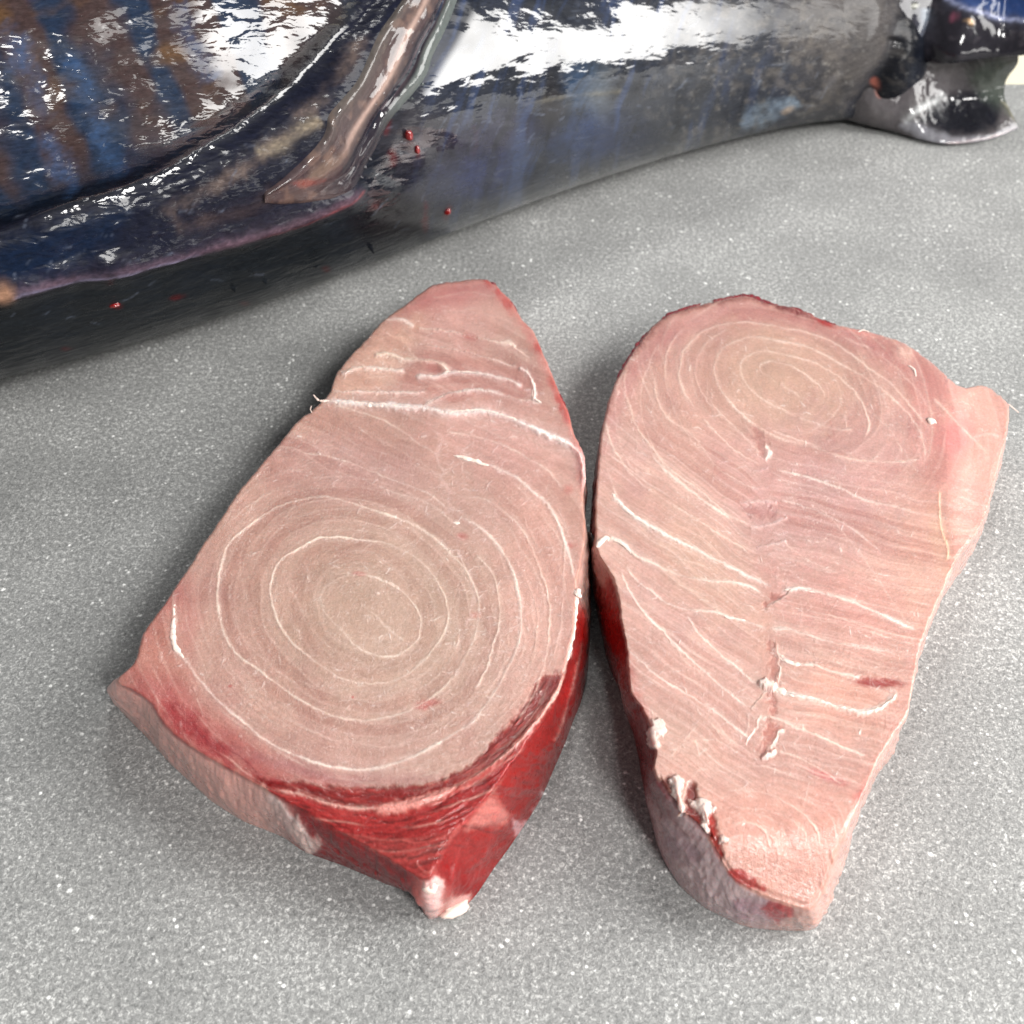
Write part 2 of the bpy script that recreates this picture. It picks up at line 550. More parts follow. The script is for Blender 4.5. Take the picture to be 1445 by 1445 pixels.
#@@OBJECTS
# ================================================================ STEAKS
def build_steak(name, label, centre, T, outl, paint, zfun, redsel, wallpaint, N=1400, RN=250, WN=46, seed=0):
    """outl rows: (top x, top y, base x, base y, top height, wall colour); one closed surface, cut into flesh and red muscle"""
    root = empty(name)
    pts = np.array([[r[0], r[1]] for r in outl], float)
    K = len(outl)
    # dense closed resample with linear parameter so that top, base and colour stay matched
    seg = np.linalg.norm(np.diff(np.vstack([pts, pts[:1]]), axis=0), axis=1)
    cum = np.concatenate([[0], np.cumsum(seg)])
    s = np.linspace(0, cum[-1], N, endpoint=False)
    ki = np.clip(np.searchsorted(cum, s, 'right') - 1, 0, K - 1); f = (s - cum[ki]) / seg[ki]
    def cat(A):
        A = np.asarray(A, float)
        if A.ndim == 1: A = A[:, None]
        p0, p1, p2, p3 = A[(ki - 1) % K], A[ki], A[(ki + 1) % K], A[(ki + 2) % K]
        t = f[:, None]
        l = p1 + (p2 - p1) * t
        c = 0.5 * (2 * p1 + (p2 - p0) * t + (2 * p0 - 5 * p1 + 4 * p2 - p3) * t ** 2 + (3 * p1 - p0 - 3 * p2 + p3) * t ** 3)
        return 0.85 * c + 0.15 * l
    O = cat(pts)
    rag = 1.1 * fbm(s / 7, s * 0 + seed, seed + 3, 3)[:, None] + 0.8 * fbm(s / 30, s * 0 + seed, seed + 4, 2)[:, None]
    dirn = O - np.array(centre); dirn /= np.linalg.norm(dirn, axis=1)[:, None]
    O0 = O; O = O + dirn * rag
    ztop = zfun(pts[:, 0], pts[:, 1])
    # base places in world
    Bw = []
    topw = place(pts[:, 0], pts[:, 1], ztop)
    cw = place(centre[0], centre[1], T)
    for i, r in enumerate(outl):
        if r[2] is None:
            d = topw[i, :2] - cw[:2]; d /= np.linalg.norm(d)
            Bw.append(topw[i, :2] - d * 0.002)
        else:
            Bw.append(place(r[2], r[3], 0.0)[:2])
    B = cat(Bw)
    wc = cat([lin(r[5]) for r in outl])
    zt = cat(ztop)[:, 0]
    # top sheet
    rr = np.linspace(0.0, 1, RN) ** 0.85
    bl = sstep(0.90, 1.0, rr)[:, None]
    px = centre[0] + rr[:, None] * (O0[:, 0] - centre[0])[None]
    py = centre[1] + rr[:, None] * (O0[:, 1] - centre[1])[None]
    edge = sstep(0.97, 1.0, rr)[:, None]
    zz = zfun(px, py) * (1 - edge) + zt[None] * edge
    px = px + bl * (O[:, 0] - O0[:, 0])[None]; py = py + bl * (O[:, 1] - O0[:, 1])[None]
    rnd = np.clip((1 - rr) / 0.014, 0, 1)[:, None]
    zz = zz - 0.0009 * (1 - np.sqrt(1 - (1 - rnd) ** 2))
    top = place(px, py, zz)
    # walls
    tt = (np.arange(1, WN + 1) / WN)[:, None, None]
    a = top[-1][None]
    base = np.concatenate([B, np.zeros((N, 1)) + 0.0003], 1)[None]
    tz = tt ** 1.0
    wall = a + (base - a) * tz
    out = base[0, :, :2] * 0
    nx = np.roll(wall[WN // 2], -3, 0) - np.roll(wall[WN // 2], 3, 0)
    nv = np.stack([nx[:, 1], -nx[:, 0]], 1); nv /= np.linalg.norm(nv, axis=1)[:, None]
    cen2 = wall[WN // 2][:, :2] - cw[:2]
    sg = np.sign((nv * cen2).sum(1)); sg = np.where(np.mean(sg) > 0, 1.0, -1.0)
    bul = 0.0018 * np.sin(math.pi * tt[:, 0] ** 0.8) * (1 + 0.8 * fbm(s[None] / 60, tt[:, 0] * 2.0, seed + 8, 2)) + 0.0009 * fbm(s[None] / 11, tt[:, 0] * 7, seed + 7, 3) * np.sin(math.pi * np.clip(tt[:, 0], 0, 1)) ** 0.5
    wall[..., :2] += bul[..., None] * nv[None] * sg
    V = np.concatenate([top, wall], 0)
    A = RN + WN
    Vf = V.reshape(-1, 3)
    ppx, ppy = project(Vf)
    P = Paint(ppx, ppy, (200, 160, 148))
    paint(P)
    ringi = np.repeat(np.arange(A), N); angi = np.tile(np.arange(N), A)
    wt = np.clip((ringi - RN + 1) / WN, 0, 1)
    # walls: own colour, painted separately
    W = Paint(ppx, ppy, (170, 120, 110))
    W.c = wc[angi].copy()
    wallpaint(W, wt)
    m = sstep(0.0, 0.05, wt)
    col = P.c * (1 - m[:, None]) + W.c * m[:, None]
    col = np.clip(col, 0, 1)
    lum = col.mean(1, keepdims=True)
    pale = sstep(.25, .40, lum)                            # flesh is a little greyer than the paint mixes give
    mot = 1 + .07 * fbm(ppx / 34, ppy / 30, seed + 900, 3)[:, None] + .05 * fbm(ppx / 7, ppy / 6, seed + 901, 3)[:, None]
    col = (col + (lum - col) * .12 * pale) ** 1.10 * (1 - pale * np.array([.18, .185, .18])) * mot
    col = col * (1 - .25 * (1 - pale))
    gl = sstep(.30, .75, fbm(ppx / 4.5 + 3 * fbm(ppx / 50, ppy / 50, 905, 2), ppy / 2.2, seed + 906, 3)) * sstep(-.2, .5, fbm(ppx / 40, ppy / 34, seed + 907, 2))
    col = col + (lin((238, 222, 210)) - col) * (.28 * gl[:, None] * pale)  # pale flecks painted over the flesh as fine fibres and glints
    rough = P.r * (1 - m) + W.r * m
    # relief: top goes up and down, walls in and out
    Q = grid_quads(A, N, True)
    Nn = vert_normals(Vf, Q)
    if Nn[:N * RN // 2, 2].mean() < 0:
        Q = Q[:, ::-1]; Nn = -Nn
    hh = P.h * (1 - m) + W.h * m
    hh *= np.where(ringi >= A - 3, 0, 1)
    Vf = Vf + Nn * hh[:, None]
    Vf[:, 2] = np.maximum(Vf[:, 2], 0.0002)
    Nn = vert_normals(Vf, Q)
    # base cap: one fan ring inwards so that the steak is closed underneath
    red = redsel(ppx, ppy, wt, angi, O[angi])
    qr = red[Q].mean(1) > 0.5
    root.location = (float(cw[0]), float(cw[1]), 0)
    M_ = (M_FLESH, M_BLOOD)
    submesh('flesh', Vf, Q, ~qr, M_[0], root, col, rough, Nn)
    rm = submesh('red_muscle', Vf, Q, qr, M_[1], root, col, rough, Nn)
    tag(root, label, 'fish steak', 'raw fish steaks on the grey table')
    return root


def strand(root, pts, zf, wd, seed=0, name='connective_strand', lift=0.00005, mat=None):
    L = smooth_line(pts, 1.6)
    n = len(L); t = np.linspace(0, 1, n)
    L = L + 0.9 * np.stack([fbm(np.arange(n) / 6, np.zeros(n), seed, 2), fbm(np.arange(n) / 6, np.ones(n) * 9, seed + 2, 2)], 1)
    c = place(L[:, 0], L[:, 1], zf(L[:, 0], L[:, 1]) + lift)
    wv = wd if np.isscalar(wd) else np.interp(t, np.linspace(0, 1, len(wd)), wd)
    r = wv * (0.55 + 0.55 * vnoise(np.arange(n) / 3.2, np.zeros(n), seed + 4) + 0.35 * vnoise(np.arange(n) / 1.7, np.ones(n), seed + 6))
    r = r * np.clip(np.minimum(t, 1 - t) / 0.05, 0.08, 1) ** 0.6
    V, Q = tube(c, r * 1.25, 8, 0.38)
    big = float(np.max(wv))
    V = V + (0.00012 + .30 * big) * np.stack([fbm(V[:, 0] * 900 + V[:, 2] * 500, V[:, 1] * 900, seed + k, 3) for k in range(3)], 1)
    return mesh_obj(name, V, Q, mat or M_WHITE, root)


def fleck(root, x, y, z, r, st=(1, 1, .7), ang=0, seed=1, name='fat_fleck', mat=None, amp=0.5):
    """a torn shred: a few lumps run together"""
    rs = random.Random(seed); c = place(x, y, z - .3 * r)
    Vs, Fs, k = [], [], 0
    for j in range(4 if name == 'fat_fleck' else 1):
        off = np.array([rs.uniform(-.8, .8) * st[0], rs.uniform(-.8, .8) * st[1], 0]) * r * (0 if j == 0 else 1)
        ca, sa = math.cos(math.radians(ang)), math.sin(math.radians(ang))
        off = np.array([off[0] * ca - off[1] * sa, off[0] * sa + off[1] * ca, 0])
        q = r * (1 if j == 0 else rs.uniform(.4, .75))
        V, F = lump(c + off, q, (st[0], st[1], st[2] * .8), math.radians(ang + rs.uniform(-30, 30)), amp * 1.2, 1.1, seed + j, 3)
        Vs.append(V); Fs.append(F + k); k += len(V)
    return mesh_obj(name, np.vstack(Vs), np.vstack(Fs), mat or M_WHITE, root)


# ---------------------------------------------------------------- left steak
TL = 0.0435
PINKG = (240, 172, 158); REDD = (140, 26, 32); REDF = (150, 50, 48); HID = (186, 130, 120); PALE = (206, 164, 152)
OUT_L = [
 (645,396,None,None,None,HID),(682,394,None,None,None,HID),(696,400,None,None,None,HID),(709,413,None,None,None,HID),(724,428,None,None,None,HID),
 (737,452,None,None,None,HID),(750,464,None,None,None,HID),(764,492,None,None,None,HID),(776,522,None,None,None,HID),(788,550,None,None,None,HID),
 (801,580,None,None,None,PALE),(810,611,None,None,None,PALE),(821,635,None,None,None,PALE),(825,662,None,None,None,PALE),(823,705,None,None,None,PALE),
 (826,745,831,800,None,PALE),(822,790,833,850,None,PALE),(814,825,834,880,None,PALE),(812,860,831,925,None,(196,70,64)),(809,892,829,950,None,REDF),(800,930,820,990,None,REDF),
 (792,962,808,1020,None,REDF),(780,989,797,1050,None,REDF),(735,1060,782,1085,.043,REDF),(687,1124,762,1130,.041,REDF),(650,1165,730,1180,.038,REDF),
 (629,1192,697,1226,.036,REDF),(614,1225,662,1274,.034,REDF),(606,1240,612,1297,.033,(214,150,142)),(594,1240,601,1291,.033,(200,110,104)),(579,1232,585,1264,.034,REDD),
 (532,1202,540,1246,.037,REDD),(467,1167,486,1223,.040,REDD),(420,1140,430,1202,.042,(160,50,54)),(388,1121,401,1183,.043,(206,160,152)),(357,1105,375,1172,None,PINKG),
 (320,1084,343,1159,None,PINKG),(281,1062,300,1132,None,PINKG),(254,1044,272,1107,None,PINKG),(232,1023,241,1079,None,PINKG),(211,992,211,1045,None,PINKG),
 (187,974,184,1018,None,PINKG),(168,966,164,996,None,PINKG),(168,956,161,984,.0425,PINKG),(190,934,None,None,None,HID),(202,895,None,None,None,HID),
 (232,852,None,None,None,HID),(260,810,None,None,None,HID),(284,773,None,None,None,HID),(314,727,None,None,None,HID),(333,700,None,None,None,HID),
 (375,648,None,None,None,HID),(420,595,None,None,None,HID),(438,583,None,None,None,HID),(452,568,None,None,None,HID),(466,553,None,None,None,HID),
 (475,528,None,None,None,HID),(496,501,None,None,None,HID),(514,483,None,None,None,HID),(536,458,None,None,None,HID),(545,449,None,None,None,HID),
 (575,428,None,None,None,HID),(609,403,None,None,None,HID)]


def zl(px, py):
    z = TL + 0 * px
    # the red corner falls away towards its tip; the narrow upper end lies a little lower
    d = (px - 600) * 0.02 + (py - 1120)
    z = z - 0.0095 * sstep(0, 125, d)
    z = z - 0.004 * sstep(560, 400, py)
    z = z + 0.0012 * fbm(px / 150, py / 150, 91, 2) 
    return z


FASCIA_L = [(798,950),(792,966),(769,1003),(730,1048),(687,1084),(629,1117),(571,1136),(525,1141),(474,1137),(424,1121),(377,1110)]
BLOOD_IN = [(358,1099),(377,1101),(430,1105),(474,1109),(532,1111),(591,1107),(641,1093),(672,1070),(711,1027),(738,1000),(749,978),(763,954)]
BAND = BLOOD_IN + FASCIA_L
TIPRED = FASCIA_L[::-1] + [(800,990),(735,1070),(650,1178),(612,1245),(585,1245),(532,1212),(467,1177),(400,1135)]


def paint_left(P):
    px, py = P.px, P.py
    base = lin((189, 146, 133))
    P.c[:] = base
    n = fbm(px / 90, py / 90, 5, 3)
    P.mix(0.5 * sstep(-0.5, 0.6, n), (200, 158, 140))
    P.mix(0.55 * sstep(0.1, 0.7, fbm(px / 55, py / 70, 15, 3)), (176, 126, 118))
    P.blob(540, 870, 190, 150, 20, (188, 158, 138), 0.75, 0.2)
    P.blob(760, 800, 60, 230, 0, (212, 158, 142), 0.6, 0.2)
    P.blob(500, 660, 120, 50, 10, (186, 140, 136), 0.45)
    P.blob(700, 620, 110, 60, 20, (212, 158, 148), 0.5)
    P.blob(640, 440, 90, 60, 20, (212, 158, 146), 0.6)
    P.area([(548,470),(590,415),(640,398),(700,396),(700,412),(640,425),(590,455),(560,480)], (176, 96, 100), 0.6, 22, 8, 18, 7)
    P.area([(465,560),(478,525),(530,470),(600,440),(575,500),(560,545)], (218, 172, 150), 0.7, 16, 8)
    P.area([(600,500),(740,520),(752,560),(620,560),(560,545)], (186, 122, 112), 0.55, 14, 8)
    # reddish lower left
    P.area([(165,960),(240,830),(262,850),(262,950),(330,1020),(420,1080),(500,1105),(358,1105),(210,1030)], (184, 98, 96), 0.75, 30, 16, 30, 8)
    P.area([(185,935),(250,850),(255,915),(280,975),(260,960),(215,950)], (190, 138, 122), 0.65, 18, 8, 20, 9)
    P.area([(222,985),(262,1000),(300,1040),(350,1085),(400,1103),(352,1102),(300,1072),(248,1040)], (158, 26, 40), 0.85, 16, 18, 16, 10)
    P.area([(330,1060),(420,1092),(520,1108),(620,1104),(600,1096),(480,1094),(400,1070)], (160, 104, 108), 0.6, 14, 6)
    P.blob(206, 1010, 14, 6, 30, (150, 40, 50), 0.7)
    P.blob(195, 980, 12, 8, 30, (170, 60, 66), 0.5)
    for (x, y, rx, ry, a, k) in [(598,995,16,6,-15,.55),(614,990,10,5,0,.3),(507,810,10,3,5,.5),(652,757,10,6,10,.5),(805,770,9,5,10,.5),(803,690,8,8,0,.4),(662,475,12,6,20,.4),(672,868,8,5,0,.3),(325,968,3,2,0,.6),(498,984,2,2,0,.8)]:
        P.blob(x, y, rx, ry, a, (188, 60, 62), k, 0.5, 12)
    P.blob(760, 1005, 60, 30, -50, (220, 110, 96), 0.35)
    # dark red band and the red corner
    P.area(BAND, (132, 8, 18), 0.97, 4.0, 6.0, 7, 21, -0.0003, 0.30)
    P.area(TIPRED, (158, 24, 32), 0.95, 3.0, 3.0, 7, 22, 0, 0.26)
    # curved fibres inside the red corner
    red = poly_sd(px, py, TIPRED + [(377,1105)]) < 2
    band = poly_sd(px, py, BAND) < 1
    rb = red | band
    ix, iy = px[rb], py[rb]
    rad = np.hypot(ix - 560, (iy - 780)); th = np.arctan2(iy - 780, ix - 560) * 330
    fi, fd, fa = line_field(px, py, [(900,700),(840,850)] + FASCIA_L + [(300,1090),(240,1060)], 170, False, 2.0, 31)
    fdd = np.zeros(px.shape); faa = np.zeros(px.shape); fdd[fi] = np.where(np.abs(fd) < 900, fd, 0); faa[fi] = fa
    fz = fbm(faa[rb] * 40, fdd[rb] / 3.4, 31, 3)
    P.h[rb] += 0.0004 * fz
    P.c[rb] += (lin((196, 62, 60)) - P.c[rb]) * (0.40 * sstep(0.1, 0.7, fz))[:, None]
    P.c[rb] += (lin((96, 6, 14)) - P.c[rb]) * (0.75 * sstep(-0.05, -0.6, fz))[:, None]
    P.line([(377,1112),(424,1121),(474,1137),(525,1141),(571,1136),(629,1117),(687,1084),(730,1048),(769,1001),(792,962),(806,905),(813,850)], 2.8, 0.9, (236, 186, 172), 0.0009, 0.0004, seed=40, brk=0.3)
    P.area([(530,1140),(560,1131),(610,1117),(640,1112),(625,1128),(580,1143),(545,1150)], (226, 150, 138), 0.85, 5, 5, 8, 24, 0.0006)
    P.line([(640,1120),(700,1078),(745,1030),(780,985)], 3.5, 0.5, (206, 96, 88), 0.0006, seed=41)
    P.line([(690,1125),(655,1160),(630,1192)], 3.5, 0.6, (214, 110, 104), 0.0005, seed=42)
    P.line([(560,1186),(600,1188),(640,1172),(690,1130)], 1.6, 0.6, (212, 96, 90), 0.0005, seed=43)
    P.line([(500,1150),(560,1165),(610,1160),(660,1130)], 1.6, 0.4, (196, 70, 70), 0.0005, seed=44)
    P.line([(585,1215),(592,1225),(604,1232),(612,1222)], 2.0, 0.6, (220, 120, 110), 0.0007, seed=45)
    # fine dark veins in the reddened flesh
    for i, q in enumerate([[(285,1035),(297,1052),(310,1062),(318,1078)],[(300,1040),(322,1062),(340,1085)],[(322,1058),(345,1072),(362,1092)],[(262,1015),(285,1040),(300,1062)],[(345,1066),(352,1085),(366,1098)]]):
        P.line(q, 0.9, 0.7, (130, 20, 34), 0, seed=50 + i)
    ca, sa = math.cos(math.radians(28)), math.sin(math.radians(28))
    wx = px + 9 * fbm(px / 70, py / 70, 801, 2); wy = py + 9 * fbm(px / 70, py / 70, 802, 2)
    u = (wx - 508) * ca + (wy - 862) * sa; v = -(wx - 508) * sa + (wy - 862) * ca
    fq = np.hypot(u / 1.16, v) / 15.5
    up_ = (wy - 0.42 * wx) / 15.0
    tw = sstep(720, 610, py + .0 * px)
    P.rings(fq, .34, (228, 200, 184), (160, 112, 104), 811, (1 - tw) * sstep(1.2, 3, fq))
    P.rings(up_, .30, (232, 202, 188), (164, 112, 106), 812, tw * sstep(440, 470, py))
    # rings of the muscle
    W = (236, 214, 198); D = (222, 192, 176)
    R = P.line
    R([(452,843),(461,827),(479,816),(509,811),(540,819),(567,835),(583,852),(592,870),(593,890),(586,907),(568,921),(552,927),(521,922),(500,910),(485,892),(461,868)], 1.3, .75, W, .00022, 0, True, 1)
    R([(506,852),(528,867),(546,886),(571,905)], 1.2, .75, W, .0002, seed=2)
    R([(546,767),(509,762),(455,758),(424,773),(394,791),(384,816),(382,843),(394,880),(415,910),(455,941),(485,959),(531,965),(567,956),(596,934),(615,911),(626,892),(632,870),(629,848),(618,823),(601,801),(582,784),(560,773)], 1.3, .8, W, .00028, .0001, True, 3)
    R([(424,706),(390,716),(352,742),(322,768),(311,800),(307,831),(308,861),(317,895),(333,922),(363,944),(403,974),(442,998),(473,1011),(509,1017),(546,1012),(576,1003),(612,982),(636,959),(652,934),(665,909),(674,880),(675,851),(669,831),(655,803),(636,782),(609,757),(572,735),(527,720),(481,706),(450,701)], 1.5, .85, W, .0003, .00012, True, 4)
    R([(250,830),(247,850),(247,870),(246,910),(263,934),(281,959),(308,989),(345,1020),(369,1041),(409,1062),(455,1079),(506,1086),(546,1081),(588,1065),(629,1043),(668,1016),(692,985),(712,950),(727,920),(734,892),(735,864),(730,831),(718,795),(696,762),(665,737),(633,722)], 1.9, .95, (244, 226, 214), .00042, .00018, seed=5)
    R([(668,779),(686,797),(698,817),(705,851),(704,881),(696,909),(686,945),(668,975)], 1.3, .7, W, .0003, .0001, seed=6)
    R([(645,775),(655,800),(672,835),(676,858)], 1.2, .5, W, .0003, seed=7)
    R([(640,700),(682,704),(715,725),(737,748),(754,779),(763,809),(772,831),(776,870),(773,906),(767,942),(750,985),(728,1020)], 1.4, .7, W, .0003, .0001, seed=8)
    R([(640,643),(671,651),(704,662),(732,676),(754,696),(773,712),(787,737),(798,768),(806,792),(810,817)], 2.2, .9, (240, 224, 214), .0005, .0002, seed=9)
    R([(480,1040),(520,1052),(560,1052),(610,1035),(650,1005)], 1.0, .35, D, .0002, seed=10)
    R([(378,990),(395,1010),(430,1028),(470,1045)], 1.1, .5, D, .0002, seed=11)
    R([(440,920),(470,938),(520,945),(570,940)], 1.0, .35, D, .0001, seed=12)
    R([(744,560+260),(757,860),(757,900),(748,940)], 1.1, .4, D, .0002, seed=13)
    R([(798,760),(795,820),(792,880),(780,930)], 1.2, .45, (244,214,200), .0002, seed=14)
    R([(627,610),(664,614),(700,624),(725,635),(770,662),(795,690)], 1.3, .55, W, .0003, .00012, seed=15)
    R([(470,571),(510,582),(542,594),(572,612),(590,625),(627,646)], 1.2, .6, W, .0002, .00012, seed=16)
    R([(420,638),(469,645),(511,660),(557,678),(603,696),(633,720)], 1.2, .6, W, .0002, .00012, seed=17)
    R([(455,603),(500,625),(560,646),(610,668)], 1.0, .3, D, .0001, seed=18)
    R([(540,690),(580,702),(615,715),(640,740)], 1.0, .45, W, .0002, seed=19)
    R([(400,740),(450,728),(510,735),(560,752),(600,775)], 0.9, .3, D, .0001, seed=20)
    R([(345,760),(338,800),(350,850),(372,890),(410,930)], 0.9, .25, D, .0001, seed=21)
    R([(480,850),(478,880),(500,905)], 0.9, .3, D, .0001, seed=22)
    R([(285,800),(276,850),(285,900),(310,940),(350,975)], 1.0, .2, (150,90,90), 0, seed=23)
    # heavy white sheet and the flakes above it
    R([(450,565),(472,567),(511,570),(557,573),(600,576),(633,583),(679,580),(709,586),(743,601),(779,617),(813,635),(823,662),(824,700)], 3.6, 1.0, (248, 240, 236), .0016, .0011, seed=30, brk=.15)
    R([(597,574),(609,566),(633,556),(670,551),(700,554),(724,562),(752,567),(766,570)], 2.2, .9, (244, 230, 222), .0012, .0014, seed=31)
    R([(478,528),(495,522),(511,519),(542,521),(572,524)], 2.6, .9, (242, 224, 214), .0012, .0012, seed=32)
    R([(584,531),(618,531),(633,525),(670,527),(694,531),(724,539),(738,547)], 2.4, .95, (248, 236, 230), .0014, .0016, seed=33)
    R([(525,500),(550,500),(570,508),(590,507),(615,510),(630,519),(634,526)], 2.4, .85, (244, 224, 206), .0010, .0010, seed=34)
    R([(731,519),(742,524),(750,536),(755,553),(753,566)], 2.4, .95, (250, 238, 232), .0012, .0012, seed=35)
    R([(587,484),(633,492),(664,498),(694,507),(731,519)], 1.6, .7, (240, 216, 204), .0007, .0012, seed=36)
    R([(587,463),(633,467),(673,477),(706,484),(724,490),(749,507)], 1.5, .7, (240, 214, 200), .0007, .0012, seed=37)
    R([(466,553),(511,553),(557,554),(603,553)], 1.8, .8, (240, 216, 206), .0009, .0011, seed=38)
    R([(542,451),(569,452),(584,462)], 2.2, .8, (244, 226, 214), .0004, seed=39)
    R([(600,444),(650,442),(700,446),(730,460)], 1.6, .3, (230, 190, 176), .0002, .0003, seed=46)
    R([(706,484),(716,482),(728,490)], 3.0, .8, (244, 222, 208), .0008, seed=47)
    R([(560,470),(575,490),(585,510)], 3.0, .4, (230, 196, 172), .0003, seed=48)
    P.blob(613, 520, 14, 6, 10, (176, 110, 104), .6, h=-.0008)
    P.blob(640, 562, 26, 7, -8, (178, 116, 106), .5, h=-.0006)
    # ragged crack where the flakes meet, with pale torn fibres
    R([(600,600),(622,618),(618,650),(630,690),(634,726),(645,770),(664,812),(668,856),(652,900),(640,950)], 2.2, .3, (236, 206, 196), 0, 0, seed=60, wiggle=6, brk=.9)
    rs = random.Random(3)
    for i in range(75):                                    # short torn fibres
        if i < 38:
            x = 630 + rs.gauss(0, 14) + (i % 6) * 6; y = 600 + i * 9.5 + rs.gauss(0, 6)
            x += 30 * sstep(720, 880, y)
        else:
            x = rs.uniform(440, 790); y = rs.uniform(600, 1060)
        a = math.radians(rs.uniform(-60, 20)); l = rs.uniform(4, 15)
        R([(x, y), (x + l * .5 * math.cos(a) + rs.uniform(-1.5, 1.5), y + l * .5 * math.sin(a) + rs.uniform(-1.5, 1.5)), (x + l * math.cos(a), y + l * math.sin(a))], 0.7, .42, (246, 230, 220), .0002, seed=70 + i, taper=False)
    for i in range(170):  # tiny white flecks painted as glints on torn fibres
        x = rs.uniform(240, 800); y = rs.uniform(440, 1060); a = rs.uniform(0, 3.1); l = rs.uniform(2, 6)
        R([(x, y), (x + l * math.cos(a), y + l * math.sin(a))], 0.8, rs.uniform(.3, .6), (250, 238, 230), .0003, seed=2000 + i, taper=False, wiggle=.5)
    for i in range(230):                                   # faint hairs following the swirl
        x = rs.uniform(200, 800); y = rs.uniform(430, 1070)
        dx, dy = x - 535, y - 870
        a = math.atan2(dy, dx) + 1.57 + rs.gauss(0, .22); l = rs.uniform(8, 38)
        R([(x, y), (x + l * .5 * math.cos(a) + rs.uniform(-2, 2), y + l * .5 * math.sin(a) + rs.uniform(-2, 2)), (x + l * math.cos(a), y + l * math.sin(a))], rs.uniform(.6, 1.3), rs.uniform(.08, .26), (238, 214, 200) if i % 4 else (160, 96, 96), .0001, seed=900 + i)
    for i, q in enumerate([[(560,925),(600,915),(632,880)],[(395,800),(420,850),(455,905),(520,940)],[(430,790),(440,830),(452,870)],[(330,800),(325,850),(345,905),(400,955)],[(290,870),(310,930),(360,990),(430,1040)],[(640,850),(648,890),(640,930),(600,970)],[(690,870),(690,910),(670,950),(640,990)],[(720,870),(716,910),(700,960),(660,1010)],[(660,1050),(710,1010),(744,960),(757,910)],[(300,760),(330,730),(380,695),(430,680)],[(360,690),(400,668),(450,662),(520,680),(590,712)],[(500,600),(540,625),(590,650),(620,672)],[(480,560+50),(520,640),(560,662)],[(650,660),(700,690),(735,725),(760,775)],[(660,590),(710,600),(760,625),(805,660)],[(700,640),(740,660),(780,700),(800,740)],[(620,440),(680,436),(720,446)],[(610,420),(660,412),(700,418)],[(520,520),(560,540),(620,545),(680,540)]]):
        R(q, 1.3, .30, D, .00012, .00006, seed=1200 + i, wiggle=2.5, brk=.6)
    # fibre grain and fine relief
    a1 = fbm(px / 16 + 2 * fbm(px / 60, py / 60, 3, 2), py / 2.6, 77, 3)
    m = ~rb
    P.c[m] *= (1 + 0.045 * a1[m])[:, None]
    P.h[m] += 0.00005 * a1[m]
    P.h += 0.00018 * fbm(px / 26, py / 20, 78, 3)
    P.area([(700,420),(730,425),(830,620),(835,700),(822,700),(800,600),(745,480)], (206, 110, 104), 0.45, 7, 6, 9, 79)
    for i, (x, y) in enumerate([(688,398),(703,411),(716,428),(762,490),(780,543),(790,562),(797,580),(798,590)]):
        P.blob(x, y, 9, 6, 50, (186, 50, 52), .5, .8, 80 + i)


def wall_left(W, wt):
    px, py = W.px, W.py
    n = fbm(px / 18, py / 12, 61, 3)
    W.c *= (1 + 0.10 * n)[:, None]
    W.area([(300,1060),(160,965),(150,1010),(300,1150),(420,1215),(395,1120)], (236, 184, 172), 0.35, 20, 6)
    W.area([(377,1116),(394,1126),(440,1195),(436,1204),(425,1196),(392,1150)], (232, 196, 188), 0.85, 4, 5, 8, 62, 0.0005)
    W.area([(420,1150),(432,1170),(455,1190),(440,1206),(428,1196),(415,1170)], (238, 204, 194), 0.7, 4, 6, 7, 63, 0.0006)
    W.line([(390,1124),(410,1150),(430,1172),(442,1196)], 1.8, .9, (246, 226, 220), .0006, seed=64)
    W.area([(680,1125),(700,1128),(720,1150),(700,1165),(672,1165),(655,1172)], (222, 150, 140), 0.55, 8, 8, 10, 65, 0.0003)
    W.area([(724,1155),(745,1160),(765,1118),(756,1160),(728,1178)], (222, 170, 172), 0.7, 5, 6, 7, 66, 0.0004)
    W.area([(598,1238),(624,1242),(624,1262),(616,1295),(604,1300)], (232, 190, 184), 0.85, 4, 4, 7, 67, 0.0004)
    W.area([(640,1268),(664,1262),(656,1282),(632,1290)], (232, 180, 172), 0.7, 5, 4, 7, 68)
    W.area([(812,890),(822,860),(830,880),(820,960),(800,1010),(790,1010),(806,950)], (186, 24, 26), 0.6, 8, 6, 10, 69)
    W.line([(813,850),(809,890),(802,930)], 2.4, .9, (250, 226, 216), .0008, seed=71)
    W.line([(822,900),(812,950),(796,1010),(782,1050)], 2.0, .5, (232, 170, 160), .0005, seed=72)
    W.area([(822,700),(836,750),(838,850),(828,850),(818,800)], (226, 176, 162), 0.8, 5, 4, 7, 74)
    for i, q in enumerate([[(450,1160),(520,1205),(580,1250)],[(440,1178),(500,1218),(570,1252)],[(700,1140),(690,1190),(665,1250)],[(650,1190),(640,1230),(632,1270)]]):
        W.line(q, 2.0, .35, (196, 84, 84), .0004, seed=75 + i)
    rs = random.Random(9)
    a = fbm(px / 5, py / 14, 85, 3)
    W.h += 0.0004 * a
    W.r[:] = 0.30


def red_left(px, py, wt, ang, O):
    sd = poly_sd(px, py, BLOOD_IN + [(790,957),(840,900),(840,1100),(620,1330),(560,1300),(480,1232),(425,1195),(390,1128),(372,1112)])
    x, y = O[:, 0], O[:, 1]
    wallred = (wt > 0) & (((y > 1118) & (x > 388)) | ((y > 905) & (x > 700)))
    return np.where(wt > 0, wallred, sd < 0)


